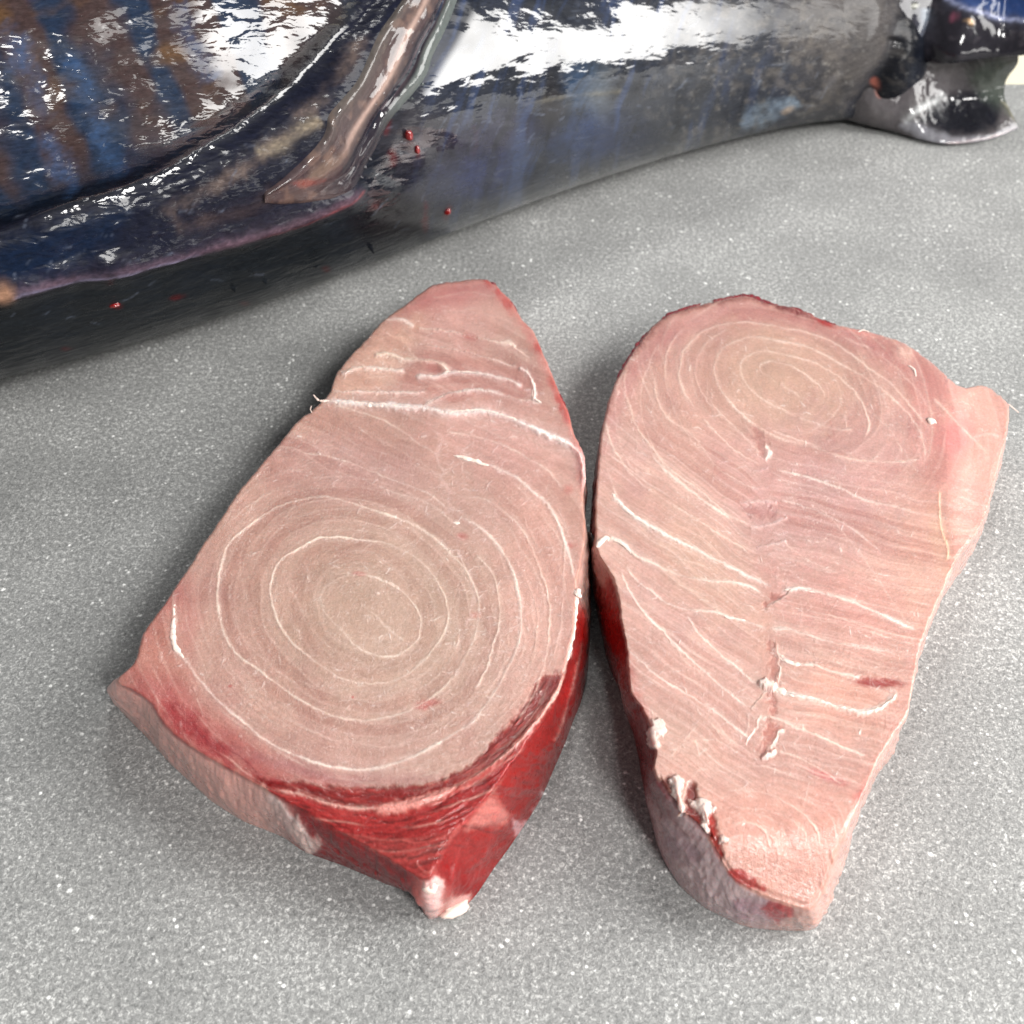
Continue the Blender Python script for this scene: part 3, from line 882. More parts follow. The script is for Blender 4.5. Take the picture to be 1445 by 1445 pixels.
steakL = build_steak('fish_steak', 'thick raw fish steak with round swirl in the middle and dark red pointed front corner',
                     (560, 800), TL, OUT_L, paint_left, zl, red_left, wall_left, seed=1)
strand(steakL, [(449,565),(472,567),(511,570),(557,573),(598,575)], zl, [.0006,.0011,.0012,.0010,.0008], 1)
strand(steakL, [(598,576),(633,583),(679,580),(709,586),(743,601),(779,617),(813,635),(822,655)], zl, [.0007,.0010,.0012,.0007,.0006,.0005,.0007,.0006], 2)
strand(steakL, [(597,574),(609,566),(633,556)], zl, .0004, 3)
strand(steakL, [(584,531),(618,531),(633,525),(670,527),(694,531),(724,539)], zl, [.0003,.0006,.0006,.0009,.0004,.0003], 4)
strand(steakL, [(735,521),(745,530),(753,546),(753,560),(764,569)], zl, [.0004,.0006,.0006,.0005,.0007], 5)
strand(steakL, [(482,528),(511,519),(542,521),(569,524)], zl, [.0004,.0005,.0005,.0003], 6)
strand(steakL, [(246,850),(245,880),(246,910),(260,930)], zl, [.0003,.0007,.0009,.0005], 7)
strand(steakL, [(640,643),(655,646),(671,651),(690,657)], zl, [.0005,.0010,.0011,.0005], 8)
strand(steakL, [(813,838),(811,870),(808,900),(800,935)], lambda a, b: zl(a, b) - 0.001, [.0011,.0008,.0006,.0004], 9)
strand(steakL, [(449,566),(444,559),(441,556)], lambda a, b: zl(a, b) + 0.0008, [.0006,.0004,.0002], 10)
strand(steakL, [(441,583),(438,577),(439,572)], lambda a, b: zl(a, b) - 0.0002, [.0003,.0002,.0001], 11)
for i, (x, y, r, st, an) in enumerate([(645,738,.0012,(1.3,.9,.4),20),(815,836,.0016,(.9,1.3,.5),0),(823,675,.0010,(1,1.6,.6),0)]):
    fleck(steakL, x, y, float(zl(np.array(x), np.array(y))) + .0002, r, st, an, 30 + i)
fl = fleck(steakL, 833, 775, .030, .0046, (.55, 1.3, 2.2), 12, 44, 'torn_flap', M_FLESH, .35)
fleck(steakL, 606, 1250, .027, .0032, (.9, .9, 2.4), 10, 46, 'sinew', None, .3)
fleck(steakL, 640, 1283, .004, .0036, (1.5, .8, 1.0), 30, 47, 'sinew', None, .4)

# ---------------------------------------------------------------- right steak
TR = 0.0435
DKP = (150, 84, 82); GRV = (206, 174, 176)
OUT_R = [
 (1015,424,None,None,None,(120,30,40)),(1058,418,None,None,None,(120,30,40)),(1079,427,None,None,None,(120,30,40)),(1112,433,None,None,None,(130,40,46)),(1143,443,None,None,None,(150,50,56)),
 (1179,458,None,None,None,HID),(1216,467,None,None,None,HID),(1268,481,None,None,None,HID),(1310,508,None,None,.040,PALE),(1341,536,None,None,.037,PALE),
 (1361,547,None,None,.035,PALE),(1388,544,None,None,.033,PALE),(1407,555,None,None,.032,PALE),(1423,574,None,None,.031,PALE),(1420,617,None,None,.031,PALE),
 (1411,648,None,None,.031,PALE),(1400,695,None,None,.032,PALE),(1388,733,None,None,.033,PALE),(1372,760,None,None,.034,PALE),(1349,791,None,None,.036,PALE),
 (1334,826,None,None,.038,PALE),(1318,861,None,None,.040,PALE),(1299,915,None,None,None,PALE),(1290,958,None,None,None,PALE),(1280,1008,None,None,.042,PALE),
 (1259,1041,None,None,None,PALE),(1241,1069,None,None,None,PALE),(1231,1093,None,None,.043,PALE),(1214,1130,None,None,.0415,PALE),(1193,1175,1188,1215,.038,PALE),
 (1177,1215,1174,1247,.031,PALE),(1163,1256,1163,1284,.027,PALE),(1142,1283,1149,1311,.024,PALE),(1114,1277,1112,1314,.025,(206,160,150)),(1073,1262,1056,1309,.028,(200,160,156)),
 (1036,1240,1017,1293,.033,GRV),(1018,1215,990,1278,.036,GRV),(994,1175,956,1246,.039,GRV),(964,1145,930,1200,.041,GRV),(930,1102,914,1140,None,(150,90,96)),
 (923,1084,908,1110,None,REDD),(926,1063,904,1090,None,REDD),(919,1029,899,1060,None,REDD),(905,998,893,1035,None,(160,60,62)),(891,977,886,1012,None,(166,92,90)),
 (887,942,878,985,None,(172,96,92)),(885,914,870,965,None,(170,60,56)),(878,885,861,945,None,REDF),(874,849,853,918,None,REDF),(867,818,848,892,None,REDF),
 (852,795,842,864,None,(176,80,76)),(842,775,838,835,None,(200,140,130)),(840,744,None,None,None,DKP),(840,720,None,None,None,DKP),(843,674,None,None,None,DKP),
 (846,638,None,None,None,DKP),(855,583,None,None,None,(130,40,46)),(866,546,None,None,None,(120,34,42)),(887,507,None,None,None,(110,26,36)),(920,461,None,None,None,(110,26,36)),(954,440,None,None,None,(110,26,36))]


def zr(px, py):
    z = TR + 0 * px
    z = z - 0.019 * sstep(1150, 1315, py)
    z = z - 0.004 * sstep(1330, 1375, px - 0.05 * (py - 600)) * sstep(860, 700, py) - 0.004 * sstep(1345, 1430, px)
    z = z - 0.003 * sstep(540, 430, py)
    z = z + 0.0012 * fbm(px / 150 + 7, py / 150, 93, 2)
    return z


FATP = [[(920,1018),(934,1016),(940,1026),(934,1036),(926,1040),(930,1054),(920,1056),(916,1044)], [(944,1098),(958,1096),(964,1106),(960,1122),(966,1140),(960,1150),(954,1134),(948,1116)],
        [(972,1128),(990,1128),(1006,1136),(1006,1146),(998,1150),(1000,1172),(994,1178),(990,1156),(984,1142)], [(1014,1186),(1026,1179),(1023,1192)], [(1076,1070),(1084,1062),(1094,1058),(1088,1068)], [(1070,962),(1084,960),(1096,968),(1090,976),(1076,972)]]


def fat_patches(P):
    for i, q in enumerate(FATP):
        P.area(q, (238, 216, 206), .95, 2.5, 5, 5, 190 + i, .0013, .3)


def paint_right(P):
    px, py = P.px, P.py
    P.c[:] = lin((204, 158, 144))
    P.mix(0.5 * sstep(-0.5, 0.6, fbm(px / 90, py / 90, 105, 3)), (212, 164, 146))
    P.mix(0.5 * sstep(0.1, 0.7, fbm(px / 60, py / 60, 115, 3)), (190, 138, 132))
    P.blob(1105, 545, 130, 85, 25, (198, 162, 140), 0.7, 0.2)
    P.blob(1010, 800, 110, 70, 35, (206, 168, 142), 0.5)
    P.blob(1120, 710, 110, 130, 10, (196, 146, 142), 0.6)
    P.blob(1230, 650, 80, 110, 0, (200, 154, 150), 0.45)
    P.blob(1190, 850, 110, 60, 20, (208, 146, 136), 0.55)
    P.area([(1285,540),(1340,600),(1370,640),(1340,700),(1310,720),(1300,640)], (208, 132, 126), 0.5, 26, 12)
    P.area([(1330,545),(1440,540),(1440,640),(1400,760),(1330,850),(1280,1010),(1240,1010),(1290,850),(1330,760),(1330,700),(1390,620)], (214, 164, 150), 0.6, 22, 12, 30)
    P.area([(1300,700),(1336,700),(1336,850),(1300,900),(1270,850)], (218, 168, 148), 0.45, 24, 12)
    P.blob(1325, 760, 14, 50, -10, (226, 188, 150), 0.3)
    P.blob(1350, 610, 26, 34, 20, (214, 116, 120), 0.45)
    P.area([(1190,470),(1270,480),(1320,520),(1350,560),(1310,560),(1250,520)], (196, 122, 120), 0.5, 20, 10)
    P.area([(920,470),(980,440),(1060,425),(1170,455),(1260,500),(1160,470),(1060,450),(980,470),(900,530),(858,640),(850,620),(872,545)], (186, 118, 120), 0.55, 16, 10)
    P.line([(850,600),(866,548),(888,508),(921,463),(956,441),(1015,426),(1058,421),(1110,436),(1143,446),(1180,461)], 5.5, .85, (112, 20, 34), 0, seed=130, brk=.5, wiggle=3)
    P.blob(1165, 455, 16, 5, 25, (170, 20, 30), .85, .4)
    P.blob(1212, 468, 26, 5, 15, (226, 150, 138), .7, .4, h=.0006)
    P.blob(1274, 500, 14, 11, 30, (232, 190, 172), .6, .5, h=.0006)
    P.area([(1000,1120),(1180,1110),(1230,1090),(1190,1200),(1150,1290),(1060,1260),(1010,1190)], (222, 158, 140), 0.5, 26, 12)
    P.blob(1190, 990, 80, 50, 15, (222, 158, 136), 0.5)
    P.blob(960, 1040, 60, 50, 20, (206, 166, 148), 0.4)
    P.blob(1240, 963, 36, 7, 2, (164, 28, 36), .9, .35, h=-.0004)
    P.blob(1165, 1095, 32, 6, 22, (206, 60, 76), .6, .45)
    P.blob(1215, 1120, 16, 8, -40, (206, 96, 96), .4, .4)
    P.area([(886,915),(895,950),(905,985),(920,1010),(925,1060),(915,1040),(900,1000),(888,960)], (192, 110, 104), 0.6, 6, 6)
    # dark pits where the skin was pulled off, low on the left
    P.area([(926,1103),(942,1097),(952,1110),(956,1132),(964,1150),(950,1155),(936,1140)], (108, 14, 20), .97, 3, 4, 8, 141, -.0016, .22)
    P.area([(972,1105),(982,1108),(985,1130),(998,1160),(1004,1182),(985,1180),(968,1158),(968,1125)], (122, 16, 22), .95, 3, 4, 8, 142, -.0014, .22)
    P.area([(998,1140),(1008,1142),(1012,1170),(1020,1205),(1010,1210),(1000,1180)], (176, 28, 30), .9, 3, 4, 8, 143, -.0008, .24)
    P.area([(1026,1228),(1042,1226),(1066,1240),(1080,1258),(1050,1252),(1028,1240)], (178, 34, 36), .9, 4, 5, 8, 144, 0, .26)
    wx = px + 9 * fbm(px / 70, py / 70, 821, 2); wy = py + 9 * fbm(px / 70, py / 70, 822, 2)
    ca, sa = math.cos(math.radians(30)), math.sin(math.radians(30))
    u = (wx - 1108) * ca + (wy - 545) * sa; v = -(wx - 1108) * sa + (wy - 545) * ca
    fq = np.hypot(u / 1.45, v) / 14.0
    lo = sstep(560, 700, py - .25 * (px - 1080))
    fl = np.where(wx < 1080, (wy - .72 * (wx - 1080)), (wy - .24 * (wx - 1080))) / 16.0
    P.rings(fq, .34, (232, 204, 188), (168, 118, 110), 823, (1 - lo) * sstep(1.0, 2.5, fq))
    P.rings(fl * 2.3 + .3 * fbm(px / 40, py / 40, 829, 2), .22, (244, 218, 204), (182, 122, 112), 828, lo * sstep(1180, 1100, py) * sstep(2, 12, np.abs(px - 1080)), .16)
    P.rings(fl, .42, (242, 214, 200), (172, 112, 104), 824, lo * sstep(1180, 1100, py) * sstep(4, 22, np.abs(px - 1080)))
    P.rings(np.hypot(px - 1050, (py - 1210) * 1.1) / 17.0 + .4 * fbm(px / 60, py / 60, 826, 2), .26, (240, 210, 196), (190, 134, 122), 825, sstep(1090, 1150, py))
    W = (238, 210, 194); T = (246, 228, 216)
    R = P.line
    R([(1163,562),(1161,550),(1149,537),(1121,519),(1094,511),(1076,513),(1073,522),(1079,533)], 1.2, .7, W, .0002, seed=101)
    R([(1125,589),(1082,567),(1058,549),(1047,530),(1045,514),(1054,503),(1070,497),(1094,498),(1125,505),(1160,517),(1190,537),(1214,563),(1225,590),(1225,609),(1216,623)], 1.2, .75, W, .00025, .00008, seed=102)
    R([(1125,589),(1150,597),(1180,606),(1205,606)], 1.4, .6, W, .0003, .0002, seed=103)
    R([(1140,628),(1110,622),(1082,610),(1051,589),(1027,564),(1012,540),(1008,515),(1018,494),(1039,481),(1067,476),(1100,482),(1143,491),(1179,510),(1216,531),(1241,547),(1272,574),(1293,600),(1304,629),(1303,664)], 1.5, .8, W, .0003, .0001, seed=104)
    R([(1140,628),(1179,642),(1216,650),(1260,652),(1300,648)], 1.4, .75, W, .0003, .0003, seed=105)
    R([(1076,644),(1033,598),(1003,571),(988,548),(981,522),(988,497),(1008,475),(1033,462)], 1.1, .5, W, .0002, seed=106)
    R([(991,589),(970,562),(958,535),(960,514),(968,491),(994,467),(1033,456),(1058,455),(1094,461),(1140,470),(1185,488),(1225,519),(1258,543),(1290,580),(1315,610)], 1.4, .7, W, .0003, .0001, seed=107)
    R([(1073,655),(1040,638),(1010,610),(991,589)], 1.1, .5, W, .0002, seed=108)
    R([(1015,662),(990,640),(962,600),(944,560),(938,525),(944,490),(966,461)], 1.0, .4, W, .0002, seed=109)
    R([(1073,689),(1051,684),(1015,662),(991,631),(972,610),(945,592),(928,566),(922,530)], 1.1, .55, W, .0003, seed=110)
    R([(1064,744),(1027,726),(991,695),(957,671),(933,650),(918,630),(899,604),(887,571),(880,536),(888,515)], 1.3, .7, W, .0003, .0001, seed=111)
    R([(1064,784),(1009,750),(966,723),(927,698),(896,674),(872,644),(860,619),(853,589)], 1.4, .7, W, .0003, .0001, seed=112)
    R([(920,642),(940,665),(990,705),(1030,732)], 1.7, .8, T, .0003, seed=113)
    R([(858,620),(855,650),(866,690),(872,702)], 1.2, .5, W, .0002, seed=114)
    R([(862,694),(878,714),(905,735),(936,753),(972,771),(1015,793),(1051,811),(1091,828)], 2.4, 1.0, (250, 240, 232), .0006, .00035, seed=115, brk=.2)
    R([(1100,838),(1111,832),(1131,831),(1166,838),(1201,849),(1235,863),(1270,880),(1294,890)], 2.2, .95, (250, 234, 224), .0006, .0005, seed=116, brk=.2)
    R([(850,768),(862,760),(879,766),(896,783),(924,797),(958,811),(996,819),(1040,822),(1080,838)], 2.2, .75, T, .0005, .0003, seed=117)
    R([(1012,815),(1060,832),(1100,851),(1170,868),(1235,888),(1290,903)], 1.2, .5, W, .0002, .0001, seed=118)
    R([(882,797),(900,821),(920,835),(938,849),(962,859),(1007,864),(1035,873),(1062,880),(1085,889)], 1.9, .8, T, .0005, .0003, seed=119)
    R([(1085,889),(1107,887),(1142,897),(1183,908),(1235,915),(1263,921)], 2.2, .85, (248, 230, 220), .0006, .0005, seed=120)
    R([(969,866),(986,894),(1007,915),(1035,939),(1069,966)], 1.8, .8, T, .0004, .0004, seed=121)
    R([(1066,968),(1082,966),(1097,975),(1121,980),(1149,987),(1183,998),(1218,1004),(1242,997),(1258,985),(1266,972)], 3.0, 1.0, (250, 238, 228), .0010, .0008, seed=122, brk=.2)
    R([(1092,918),(1103,927),(1118,935),(1149,939),(1183,950),(1215,955)], 2.2, .85, (246, 228, 216), .0006, .0005, seed=123)
    R([(876,800),(880,815),(889,835),(910,866),(938,894),(965,921),(993,946),(1028,977),(1059,1001)], 1.5, .8, T, .0003, .0003, seed=124)
    R([(884,914),(906,935),(931,956),(965,977),(1000,998),(1035,1025),(1062,1046)], 1.6, .8, T, .0003, .0003, seed=125)
    R([(1066,1018),(1086,1011),(1114,1022),(1149,1036),(1183,1052),(1225,1068)], 1.8, .85, (248, 228, 214), .0005, .0006, seed=126)
    R([(1095,1062),(1104,1060),(1134,1073),(1165,1090),(1190,1108)], 1.4, .7, W, .0004, .0004, seed=127)
    R([(1034,1083),(1073,1081),(1104,1090),(1140,1102),(1180,1110)], 1.1, .6, W, .0003, .0001, seed=128)
    R([(1020,1116),(1073,1118),(1119,1138),(1149,1168),(1160,1200)], 1.1, .5, W, .0003, .0001, seed=129)
    R([(1031,1163),(1055,1160),(1079,1172),(1088,1200)], 1.1, .5, W, .0003, .0001, seed=131)
    R([(946,1070),(960,1052),(990,1044),(1020,1048),(1045,1068)], 1.0, .5, W, .0002, seed=132)
    R([(975,1098),(985,1088),(1000,1085)], 1.2, .5, W, .0002, seed=133)
    R([(1140,700),(1180,740),(1220,790),(1270,864),(1292,888)], 1.0, .55, W, .0001, seed=134)
    R([(1094,662),(1140,674),(1185,689),(1216,704),(1258,714),(1290,720)], 1.5, .75, T, .0003, .0004, seed=135)
    R([(1088,607),(1130,622),(1160,632)], 1.2, .5, W, .0002, seed=136)
    R([(1100,705),(1150,720),(1200,745),(1245,780)], 1.3, .6, T, .0002, .0003, seed=137)
    R([(1100,760),(1140,790),(1190,812),(1240,835)], 1.0, .4, W, .0002, .0001, seed=138)
    R([(1179,630),(1229,660),(1260,690)], 0.9, .3, W, 0, seed=139)
    R([(1316,560),(1345,590),(1372,618),(1392,640)], 1.4, .45, (246, 214, 196), .0003, seed=140)
    R([(1326,690),(1328,740),(1338,775),(1336,792)], 2.0, .6, (244, 206, 160), .0006, .0006, seed=145)
    R([(1372,617),(1395,613),(1410,616)], 1.3, .7, T, .0004, seed=146)
    R([(1240,1085),(1225,1130),(1205,1170),(1195,1200)], 2.2, .45, (246, 214, 196), .0003, seed=147)
    for i, q in enumerate([[(1042,711),(1065,708),(1097,709)],[(1057,745),(1085,741),(1112,729)],[(1060,690),(1085,688)],[(1066,772),(1090,768),(1110,764)],[(1060,665),(1085,661)]]):
        R(q, 2.2, .55, (240, 214, 208), .0006, .0004, seed=150 + i)  # short pale strokes painted as horizontal highlights
    # torn pits down the middle
    for i, (q, c) in enumerate([([(1078,852),(1090,842),(1105,836),(1113,833),(1107,842),(1098,848),(1086,855)], (160,84,76)), ([(1080,905),(1092,909),(1098,930),(1096,962),(1089,958),(1086,940),(1088,925)], (178,104,92)), ([(1070,1064),(1078,1040),(1084,1014),(1100,1028),(1094,1046),(1080,1062)], (184,98,84)), ([(1064,600),(1074,606),(1082,628),(1078,645),(1068,634),(1064,615)], (176,122,114)), ([(1046,715),(1070,712),(1098,720),(1080,730),(1055,727)], (180,126,122)), ([(1082,972),(1094,978),(1096,1000),(1088,1008)], (190,112,98))]):
        P.area(q, c, .55, 5, 8, 6, 160 + i, -.0006)
    for i, q in enumerate([[(1080,856),(1092,848),(1104,842),(1116,832)],[(1099,908),(1099,925),(1101,945),(1097,964)],[(1102,1026),(1099,1042),(1086,1062)],[(1082,625),(1086,640),(1078,650)],[(1060,1000),(1072,985),(1086,975)],[(1074,1010),(1066,1030),(1050,1052)]]):
        R(q, 1.8, .75, (250, 232, 220), .0004, .0004, seed=860 + i, wiggle=4, brk=.6)
    rs = random.Random(5)
    for i in range(95):
        if i < 30:
            x = 1075 + rs.gauss(0, 18); y = rs.uniform(640, 1100); a = rs.uniform(-30, 40)
        elif i < 60:
            x = rs.uniform(930, 1060); y = rs.uniform(940, 1130); a = rs.uniform(-60, 60)
        else:
            x = rs.uniform(880, 1290); y = rs.uniform(560, 1080); a = rs.uniform(0, 30)
        a = math.radians(a); l = rs.uniform(4, 15)
        R([(x, y), (x + l * .5 * math.cos(a) + rs.uniform(-1.5, 1.5), y + l * .5 * math.sin(a) + rs.uniform(-1.5, 1.5)), (x + l * math.cos(a), y + l * math.sin(a))], 0.7, .42, (250, 234, 224), .0002, seed=170 + i, taper=False)
    for i in range(170):  # tiny white strokes painted in as glints of torn fibres
        x = rs.uniform(880, 1300); y = rs.uniform(470, 1200); a = rs.uniform(0, 3.1); l = rs.uniform(2, 6)
        R([(x, y), (x + l * math.cos(a), y + l * math.sin(a))], 0.8, rs.uniform(.3, .6), (250, 238, 230), .0003, seed=2300 + i, taper=False, wiggle=.5)
    for i in range(240):
        x = rs.uniform(860, 1300); y = rs.uniform(470, 1240)
        a = rs.gauss(.45, .35) if i % 3 else rs.gauss(1.5, .4); l = rs.uniform(8, 40)
        R([(x, y), (x + l * .5 * math.cos(a) + rs.uniform(-2, 2), y + l * .5 * math.sin(a) + rs.uniform(-2, 2)), (x + l * math.cos(a), y + l * math.sin(a))], rs.uniform(.6, 1.3), rs.uniform(.08, .28), (244, 222, 208) if i % 4 else (176, 104, 100), .0001, seed=1400 + i)
    for i, q in enumerate([[(900,480),(870,560),(880,640),(930,700)],[(930,480),(905,550),(915,620),(960,680),(1020,725)],[(1080,560),(1110,580),(1150,590)],[(1100,540),(1130,560),(1150,572)],[(1180,470),(1240,500),(1290,545),(1320,590)],[(1200,560),(1250,600),(1275,640)],[(1010,760),(1060,790),(1110,805),(1180,815)],[(900,760),(950,785),(1010,805)],[(940,820),(1000,840),(1060,852)],[(1110,860),(1180,880),(1260,900)],[(1110,900),(1180,925),(1250,935)],[(1100,950),(1160,970),(1230,975)],[(930,880),(970,935),(1020,970)],[(910,890),(940,935),(1000,975)],[(1110,1000),(1180,1022),(1240,1030)],[(1110,1050),(1170,1075),(1210,1092)],[(1060,1100),(1120,1120),(1170,1150),(1190,1180)],[(1040,1140),(1090,1145),(1130,1170),(1145,1210)],[(1000,1020),(1030,1045),(1060,1070)],[(960,1000),(1000,1020),(1045,1050)],[(1000,530),(1000,560),(1030,600),(1070,630)],[(880,715),(930,760),(1000,790)]]):
        R(q, 1.3, .32, W, .00012, .00008, seed=1700 + i, wiggle=2.5, brk=.6)
    ca, sa = math.cos(.35), math.sin(.35)
    u = px * ca + py * sa; v = -px * sa + py * ca
    a1 = fbm(u / 20 + 2 * fbm(px / 60, py / 60, 3, 2), v / 2.6, 177, 3)
    fat_patches(P)
    P.c *= (1 + 0.045 * a1)[:, None]
    P.h += 0.00006 * a1 + 0.00018 * fbm(px / 26, py / 20, 178, 3)


def wall_right(W, wt):
    px, py = W.px, W.py
    n = fbm(px / 16, py / 16, 261, 3)
    W.c *= (1 + 0.12 * n)[:, None]
    W.area([(918,1120),(960,1150),(1000,1190),(1030,1240),(1100,1270),(1060,1320),(960,1260),(915,1180)], (214, 188, 188), 0.6, 14, 10, 22, 262)
    W.area([(935,1160),(955,1175),(965,1200),(950,1215),(935,1190)], (150, 108, 128), 0.55, 10, 10, 14, 263)
    W.area([(965,1190),(985,1195),(990,1215),(972,1218)], (146, 104, 122), 0.5, 8, 8, 12, 264)
    W.area([(1040,1270),(1090,1268),(1100,1296),(1060,1300),(1030,1290)], (150, 100, 122), 0.55, 10, 8, 14, 265)
    W.area([(1084,1272),(1120,1272),(1118,1290),(1095,1300),(1078,1290)], (180, 38, 44), 0.85, 5, 6, 9, 266)
    W.area([(944,1240),(1000,1285),(1060,1308),(1060,1320),(980,1300),(930,1240)], (206, 160, 148), 0.7, 7, 6, 12, 267)
    W.area([(915,1090),(935,1110),(960,1165),(985,1185),(960,1175),(925,1140)], (134, 60, 70), 0.6, 6, 6, 9, 268)
    W.area([(858,800),(876,820),(876,900),(870,930),(850,900),(845,850)], (176, 30, 26), 0.8, 9, 8, 14, 269)
    W.area([(844,770),(862,790),(855,830),(840,810)], (206, 150, 140), 0.7, 5, 5, 9, 270)
    for i, q in enumerate([[(925,1150),(960,1190),(985,1230),(1005,1270)],[(960,1165),(1000,1215),(1035,1255)],[(940,1200),(975,1240),(1030,1290)],[(1035,1290),(1050,1285),(1062,1300)],[(905,1005),(915,1035),(918,1060)]]):
        W.line(q, 1.6, .55, (224, 196, 194), .0004, seed=275 + i, wiggle=4)
    fat_patches(W)
    W.h += 0.0003 * fbm(px / 8, py / 9, 285, 3)
    W.r[:] = 0.28


def red_right(px, py, wt, ang, O):
    x, y = O[:, 0], O[:, 1]
    wallred = (wt > 0) & (((y > 800) & (y < 925) & (x < 900)) | ((y > 990) & (y < 1100) & (x < 940)))
    sd = np.minimum(poly_sd(px, py, [(924,1100),(942,1096),(952,1108),(956,1132),(966,1140),(972,1105),(984,1106),(988,1130),(1000,1140),(1008,1142),(1014,1170),(1022,1205),(1030,1226),(1020,1222),(1000,1188),(964,1156)]), 999)
    return np.where(wt > 0, wallred, sd < 0)


steakR = build_steak('fish_steak', 'paler raw fish steak with swirl near the far end and torn flakes towards narrow front',
                     (1090, 850), TR, OUT_R, paint_right, zr, red_right, wall_right, seed=2)
strand(steakR, [(863,694),(878,714),(905,735),(936,753),(960,766)], zr, [.0004,.0008,.0007,.0006,.0003], 21)
strand(steakR, [(1068,966),(1084,964),(1102,975),(1125,982),(1149,987),(1183,998),(1210,1003)], zr, [.0008,.0013,.0010,.0007,.0006,.0006,.0004], 22)
strand(steakR, [(1107,832),(1131,831),(1150,836)], zr, [.0004,.0008,.0004], 23)
strand(steakR, [(1100,928),(1120,936),(1149,941)], zr, [.0004,.0007,.0004], 24)
strand(steakR, [(854,762),(862,760),(879,768),(892,782)], zr, [.0004,.0006,.0006,.0004], 25)
strand(steakR, [(1010,571+295),(1035,873),(1052,876)], zr, [.0003,.0006,.0003], 26)
for i, (q, wv) in enumerate([([(1210,468),(1218,466),(1226,469)], [.0008,.0012,.0008]),
        ([(1313,599),(1314,594),(1318,591)], [.0024,.0034,.0022]),
        ([(1282,516),(1290,522),(1292,531)], [.0010,.0012,.0008]),
        ([(842,772),(848,764),(856,758),(860,764)], [.0018,.0022,.0016,.0008])]):
    strand(steakR, q, zr, [w_ * .5 for w_ in wv], 330 + i, 'fat_shred', .0001)
strand(steakR, [(1422,570),(1432,577),(1438,582)], lambda a, b: zr(a, b) - .004 + 0 * a, [.0004,.0003,.0002], 27)

zlow = lambda a, b: zr(a, b) - .0016
strand(steakR, [(868,545),(878,523),(889,505),(905,480),(922,462)], zlow, [.0004,.0010,.0009,.0012,.0005], 401, 'skin_shred', 0, M_REDSKIN)
strand(steakR, [(930,455),(942,446),(956,440),(975,433),(990,429)], zlow, [.0004,.0011,.0014,.0008,.0003], 402, 'skin_shred', 0, M_REDSKIN)
strand(steakR, [(1003,425),(1020,422),(1040,419),(1060,419),(1082,427),(1100,431)], zlow, [.0004,.0010,.0012,.0017,.0009,.0004], 403, 'skin_shred', .0006, M_REDSKIN)
strand(steakR, [(1104,432),(1120,436),(1135,441),(1148,446)], zlow, [.0003,.0012,.0010,.0004], 404, 'skin_shred', 0, M_REDSKIN)
strand(steakR, [(1158,450),(1170,456),(1180,460)], zlow, [.0005,.0015,.0005], 405, 'skin_shred', .0005, M_REDSKIN)
zlowl = lambda a, b: zl(a, b) - .0010
strand(steakL, [(685,396),(697,402),(706,412)], zlowl, [.0003,.0008,.0003], 406, 'skin_shred', 0, M_REDSKIN)
strand(steakL, [(712,420),(722,430),(730,441)], zlowl, [.0003,.0008,.0003], 407, 'skin_shred', 0, M_REDSKIN)
strand(steakL, [(778,535),(788,556),(799,580),(802,592)], zlowl, [.0003,.0007,.0008,.0003], 408, 'skin_shred', 0, M_REDSKIN)

# ================================================================ WHOLE FISH
fish = empty('whole_fish')
tag(fish, 'large whole dark blue fish with folded fin and forked tail lying behind the two steaks', 'fish')
LCON = [(-250,600,.135,1),(0,535,.130,1),(150,495,.126,1),(300,450,.120,1),(440,402,.112,1),(600,342,.101,1),(800,268,.086,1),(1000,206,.073,1),(1120,178,.063,1),(1215,165,.054,1),(1268,150,.036,1),(1305,128,.012,1)]
G = [place(a, b_, 0.0) for a, b_, _, _ in LCON]
AX = []
for i, (a, b_, R_, _) in enumerate(LCON):
    t = G[min(i + 1, len(G) - 1)] - G[max(i - 1, 0)]; t /= np.linalg.norm(t); n = np.array([-t[1], t[0], 0])
    phi = math.atan2(H, float(np.dot(G[i] - CAMP, n)))
    AX.append(np.append(G[i][:2] + (n * R_ * math.tan(phi / 2))[:2], R_))
AX = np.array(AX)
d0 = AX[0] - AX[1]; d0[2] = 0; d0 /= np.linalg.norm(d0)
AX = np.vstack([[*(AX[0] + d0 * .62)[:2], .030], [*(AX[0] + d0 * .55)[:2], .06], [*(AX[0] + d0 * .38)[:2], .105], [*(AX[0] + d0 * .18)[:2], .130], AX])
RAD = AX[:, 2].copy(); RAD[0] = .008; RAD[1] = .045
def spline(A, n):
    A = np.asarray(A, float)
    if A.ndim == 1: A = A[:, None]
    L = np.concatenate([[0], np.cumsum(np.linalg.norm(np.diff(AX[:, :2], axis=0), axis=1))])
    s = np.linspace(0, L[-1], n); k = np.clip(np.searchsorted(L, s, 'right') - 1, 0, len(L) - 2)
    f = ((s - L[k]) / (L[k + 1] - L[k]))[:, None]; K = len(L)
    g = np.gradient(A, L, axis=0)
    h = (L[k + 1] - L[k])[:, None]
    return (2 * f ** 3 - 3 * f ** 2 + 1) * A[k] + (f ** 3 - 2 * f ** 2 + f) * h * g[k] + (-2 * f ** 3 + 3 * f ** 2) * A[k + 1] + (f ** 3 - f ** 2) * h * g[k + 1], s


GROOVE = [(-60,345),(0,334),(83,300),(199,262),(299,206),(345,178),(392,140),(440,95),(478,50),(520,5),(560,-60)]


